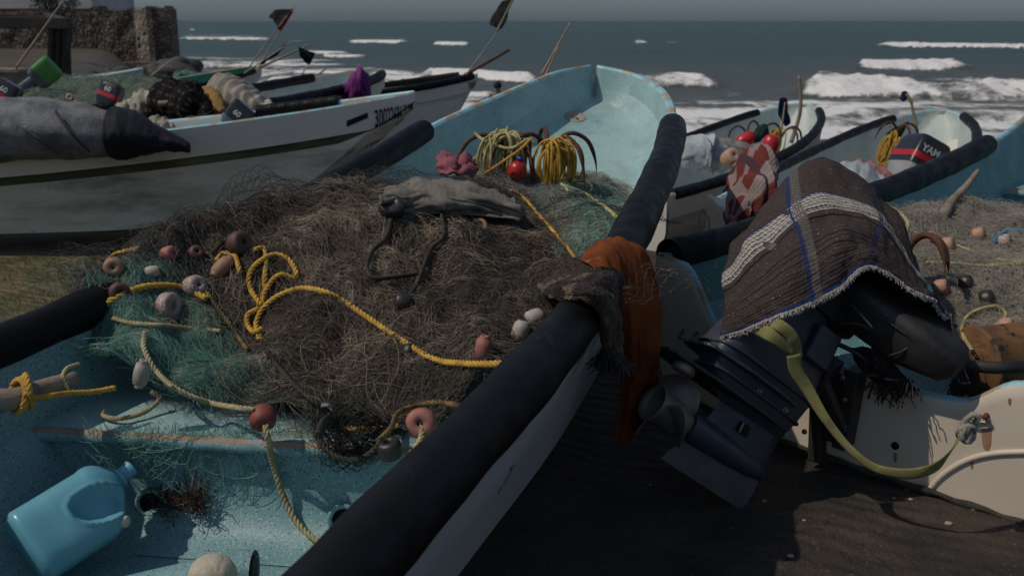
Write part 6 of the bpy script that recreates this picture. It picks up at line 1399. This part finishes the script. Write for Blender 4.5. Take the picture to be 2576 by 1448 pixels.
# stone wall, white house, pergola, tree, rocks
def stone_mat():
    m = bpy.data.materials.new('rubble_stone'); m.use_nodes = True; N = m.node_tree.nodes; L = m.node_tree.links; b = N['Principled BSDF']; b.inputs['Roughness'].default_value = .95
    tc = N.new('ShaderNodeTexCoord'); vo = N.new('ShaderNodeTexVoronoi'); vo.inputs['Scale'].default_value = 2.6; vo.inputs['Randomness'].default_value = .9
    mp = N.new('ShaderNodeMapping'); mp.inputs['Scale'].default_value = (1,1,1.7); L.new(tc.outputs['Object'], mp.inputs[0]); L.new(mp.outputs[0], vo.inputs['Vector'])
    ns = N.new('ShaderNodeTexNoise'); ns.inputs['Scale'].default_value = 1.1; ns.inputs['Detail'].default_value = 8; L.new(tc.outputs['Object'], ns.inputs['Vector'])
    sp = N.new('ShaderNodeSeparateColor'); L.new(vo.outputs['Color'], sp.inputs[0])
    r = N.new('ShaderNodeValToRGB'); r.color_ramp.elements[0].color = (.060,.047,.038,1); r.color_ramp.elements[1].color = (.22,.17,.125,1); e = r.color_ramp.elements.new(.5); e.color = (.11,.085,.066,1)
    ad = N.new('ShaderNodeMath'); ad.operation = 'MULTIPLY_ADD'; L.new(sp.outputs[0], ad.inputs[0]); ad.inputs[1].default_value = .55; mu = N.new('ShaderNodeMath'); mu.operation = 'MULTIPLY'; L.new(ns.outputs['Fac'], mu.inputs[0]); mu.inputs[1].default_value = .5; L.new(mu.outputs[0], ad.inputs[2]); L.new(ad.outputs[0], r.inputs[0])
    v2 = N.new('ShaderNodeTexVoronoi'); v2.feature = 'DISTANCE_TO_EDGE'; v2.inputs['Scale'].default_value = 2.6; v2.inputs['Randomness'].default_value = .9; L.new(mp.outputs[0], v2.inputs['Vector'])
    lt = N.new('ShaderNodeMapRange'); L.new(v2.outputs['Distance'], lt.inputs[0]); lt.inputs[1].default_value = .02; lt.inputs[2].default_value = .10
    mx_ = N.new('ShaderNodeMix'); mx_.data_type = 'RGBA'; L.new(lt.outputs[0], mx_.inputs[0]); mx_.inputs[6].default_value = (.050,.040,.034,1); L.new(r.outputs[0], mx_.inputs[7]); L.new(mx_.outputs[2], b.inputs['Base Color'])
    bn = N.new('ShaderNodeBump'); bn.inputs['Distance'].default_value = .06; L.new(lt.outputs[0], bn.inputs['Height']); L.new(bn.outputs[0], b.inputs['Normal'])
    return m
MT['stone'] = stone_mat(); MT['sunlit_stone'] = mat('sunlit_rough_stone', (.40,.32,.24), .95, (.24,.18,.14), 1.4, specks=((3.0,.30,.5,(.035,.028,.022)),), bump=3, bscale=6)  # second material is the same masonry with sunlight put into its colour
WY = 60.0
def wx(px): return (px-1288)/2504*(WY*C15+ (H+.3)*S15)
def wz(py): return at(0, py, Y=WY).z
wl_ = thing('stone_wall', 'old ruined rubble stone wall with broken top at the left', 'wall', (wx(300), WY, wz(165)))
tops = [(-700,30),(-300,30),(0,34),(120,30),(180,36),(236,34),(238,20),(262,18),(264,26),(300,26),(340,24),(372,22),(374,18),(412,20),(414,30),(424,30),(426,19),(470,17) if False else (436,20)]
def wt(px):
    for (a, ya), (b, yb) in zip(tops, tops[1:]):
        if px <= b: return ya+(yb-ya)*(px-a)/(b-a)
    return 20
nx, nzz = 420, 34; vs = []; rs = np.random.RandomState(2)
pxs = np.linspace(-700, 437, nx)
for side in (0, 1):
    for i, px in enumerate(pxs):
        x = wx(px); zt = wz(wt(px))+.12*float(snz(np.array([x*2.0]), np.array([0.]), 4)[0]); zb = wz(178)-.3
        for k in range(nzz):
            z = zb+(zt-zb)*k/(nzz-1); vs.append((x, WY+side*1.2+(-1 if side == 0 else 1)*0, z))
P = np.array(vs).reshape(2, nx, nzz, 3); P[0, :, :, 1] += .06*snz(P[0, :, :, 0]*1.2, P[0, :, :, 2]*1.8, 7, base=.8)-.05*np.abs(snz(P[0, :, :, 0]*3, P[0, :, :, 2]*3, 8, base=.9))
P[0, :, :, 1] -= .35*((P[0, :, :, 0] > wx(352)) & (P[0, :, :, 0] < wx(398)))
F0 = gridf(nx, nzz); mb = MB(); mb.add(P.reshape(-1, 3), F0.tolist()); mb.f += [tuple(np.array(f)[::-1]+nx*nzz) for f in F0]; mb.m += [0]*len(F0)
for i in range(nx-1): a = i*nzz+nzz-1; b = a+nx*nzz; mb.f.append((a, b, b+nzz, a+nzz)); mb.m.append(0)
e0 = (nx-1)*nzz
for k in range(nzz-1): mb.f.append((e0+k, e0+k+nx*nzz, e0+k+1+nx*nzz, e0+k+1)); mb.m.append(0)
ctr = [np.mean([mb.v[j][0] for j in f]) for f in mb.f]; mb.m = [1 if wx(352) < c < wx(384) else 0 for c in ctr]  # faces of the jutting part take the painted sunlit colour
mesh_obj('masonry', mb, [MT['stone'], MT['sunlit_stone']], wl_, smooth=False)
mesh_obj('footing', MB().box((wx(330), WY-.9, wz(166)-.3), (wx(437)/2*.0+3.4, .8, .55)), MT['stone'], wl_, smooth=False)
hs_ = thing('house', 'flat white house with dark red base line behind the stone wall', 'house', (wx(100)*1.2, 72, 1.5))
hx1 = at(233, 20, Y=72).x; zr = at(0, 36, Y=72).z
mesh_obj('wall', MB().box(((hx1-32)/2-8, 76, 1.8), ((hx1+32)/2+8, 4, 5.0)), mat('grey_white_plaster', (.42,.41,.42), .9, (.34,.33,.34), .4), hs_, smooth=False)
mesh_obj('red_band', MB().box(((hx1-32)/2-8, 71.97, at(0,28,Y=72).z), ((hx1+32)/2+8.03, .04, .16)), mat('dark_red_band', (.10,.02,.018), .9), hs_, smooth=False)
pg = thing('pergola', 'dark wooden pergola frame with bundled posts at the left', 'shelter', tuple(at(150,180,Y=30)))
MT['dark_wood'] = mat('dark_weathered_wood', (.020,.017,.015), .85, (.035,.028,.024), 4, bump=1)
def beam(px0, py0, px1, py1, Y0, Y1, hw, nm='post'):
    a, b = at(px0, py0, Y=Y0), at(px1, py1, Y=Y1); Mx = orient(a, b-a); return bev(mesh_obj(nm, MB().box((0,0,(b-a).length/2),(hw,hw,(b-a).length/2), Mx), MT['dark_wood'], pg, smooth=False), .02)
beam(-350,48,178,60,30,30,.16,'beam'); beam(-350,30,160,50,36,36,.12,'beam'); beam(165,58,120,42,30,37,.12,'beam')
for (a, b, c, d) in [(135,62,128,200),(152,62,146,205),(172,60,158,205),(165,62,170,200)]: beam(a, b, c, d, 30, 30.3, .10)
beam(-60,55,-62,200,30,30,.12)
def tree(label, c, r, n, trunk_to, leafc, seed=1):
    rs = np.random.RandomState(seed); t = thing('tree', label, 'tree', tuple(trunk_to)); 
    cl = [np.array(tuple(c))+rs.randn(3)*np.array([r*.45, r*.4, r*.35]) for _ in range(16)]
    vs = []; 
    for i in range(n):
        q = cl[rs.randint(16)]+rs.randn(3)*r*.22; a = rs.randn(3); a /= np.linalg.norm(a); b = np.cross(a, rs.randn(3)); b /= np.linalg.norm(b); s = r*.055*(.6+rs.rand())
        vs += [q-a*s, q+b*s*.5, q+a*s, q-b*s*.5]
    mesh_obj('crown', (np.array(vs), np.arange(len(vs)).reshape(-1, 4)), leafc, t, smooth=False)
    mb = MB().tube([trunk_to, trunk_to.lerp(Vector(c), .5)+V(.1,0,0), Vector(c)], [r*.12, r*.09, r*.03], 8)
    for k in range(5): mb.tube([trunk_to.lerp(Vector(c), .6), Vector(cl[k])], [r*.05, r*.02], 6)
    mesh_obj('trunk', mb, MT['dark_wood'], t); return t
tree('dark leafy tree top above the pergola at the upper left', at(140,2,Y=42), .85, 2200, at(150,150,Y=42), mat('dark_leaves', (.020,.028,.016), .7, (.10,.09,.09), 3, lo=.5, hi=.62), 3)
def rocks(label, pts, seed=1, mt=None):
    t = thing('rock_pile', label, 'rocks', tuple(at(*pts[0][:2], Y=pts[0][2]))); rs = random.Random(seed)
    for px, py, Y, r in pts:
        bm = bmesh.new(); bmesh.ops.create_icosphere(bm, subdivisions=3, radius=r); c = at(px, py, Y=Y); sx_, sy_, sz_ = rs.uniform(.8,1.5), rs.uniform(.7,1.2), rs.uniform(.5,.9); o1 = rs.random()*50
        for v in bm.verts:
            k = 1+.35*float(snz(np.array([v.co.x*1.1/r+o1]), np.array([v.co.y*1.1/r+v.co.z/r]), seed, base=.25)[0]); v.co = Vector((v.co.x*sx_*k, v.co.y*sy_*k, v.co.z*sz_*k))+c
        mb = MB().add([tuple(v.co) for v in bm.verts], [tuple(v.index for v in f.verts) for f in bm.faces]); bm.free(); mesh_obj('rock', mb, mt or MT['rockd'], t, smooth=False)
    return t
MT['rockd'] = mat('wet_dark_rock', (.028,.026,.026), .7, (.05,.045,.04), 2, stains=((3,.64,.68,(.03,.12,.16)),), bump=2, bscale=8)
rs = random.Random(12); pts = [(380+rs.random()*100, 168+rs.random()*26, 38+rs.random()*10, .22+rs.random()*.30) for _ in range(34)]+[(250+rs.random()*150, 178+rs.random()*18, 36+rs.random()*8, .18+rs.random()*.22) for _ in range(16)]
rocks('pile of wet dark rocks at the foot of the stone wall beside the surf', pts, 5)
# grey cart or cabin at the far left, grass bank
cb = thing('wooden_crate', 'grey wooden crate at the far left edge above the green net', 'crate', tuple(at(20,200,Y=19)))
mesh_obj('side_panel', MB().box(tuple(at(10,196,Y=19)), (.38,.3,.17)), MT['wood_g'], cb, smooth=False); mesh_obj('top_board', MB().box(tuple(at(10,178,Y=19)), (.42,.34,.02)), MT['wood_g'], cb, smooth=False)
bundle('green_tarpaulin', 'sea green tarpaulin beyond the white cloth, near the small flag', 'tarpaulin', [at(640,226,Y=15.6), at(690,218,Y=15.8), at(740,222,Y=15.8), at(790,232,Y=15.6)], [.05,.2,.2,.05], fabric('sea_green_tarp', (.05,.17,.12), (.035,.12,.09), 3), .5, .03, 51)
bundle('green_tarpaulin', 'sea green cloth on the shore behind the small lettered boat', 'tarpaulin', [at(430,200,Y=19), at(460,192,Y=19), at(500,192,Y=19), at(530,198,Y=19)], [.05,.16,.14,.03], fabric('sea_green_tarp_far', (.05,.19,.15), (.035,.13,.10), 3), .5, .03, 53)
# grass tufts on the left bank and near ground
rs = np.random.RandomState(14); gr = []
n_ = 9000; gx_ = -1.9-5.0*rs.rand(n_)**1.2; gy_ = 3.6+4.0*rs.rand(n_)
Pg = np.zeros((n_, 4, 3)); th = rs.rand(n_)*6.28; hh = .015+.035*rs.rand(n_); ln = .02*rs.rand(n_)
for i in range(4):
    f = i/3; Pg[:, i, 0] = gx_+np.cos(th)*ln*f*f*2; Pg[:, i, 1] = gy_+np.sin(th)*ln*f*f*2; Pg[:, i, 2] = gz(gx_, gy_)+hh*f-.002
vs_, fs_ = strands(Pg, .0022, 3); g_ = mesh_obj('grass', (vs_, fs_), mat('dry_grass', (.16,.13,.06), .9, (.07,.085,.025), 2.2), None); tag(g_, None, None, None, 'stuff')
# small stones, twigs and chips on the slipway
for i in range(26):
    x = .2+3.0*rs.rand(); y = 2.6+1.6*rs.rand(); r_ = .006+.012*rs.rand()**2; bm = bmesh.new(); bmesh.ops.create_icosphere(bm, subdivisions=2, radius=r_)
    for v in bm.verts: v.co = Vector((v.co.x*(1+.4*rs.rand()), v.co.y, v.co.z*.6))+V(x, y, float(gz(x, y))+r_*.4)
    mb = MB().add([tuple(v.co) for v in bm.verts], [tuple(v.index for v in f.verts) for f in bm.faces]); bm.free()
    o = mesh_obj('pebble', mb, MT['tan'], None, smooth=False, origin=(x, y, 0)); tag(o, 'small tan chip lying on the dark slipway', 'pebble', 'chips scattered on the slipway')
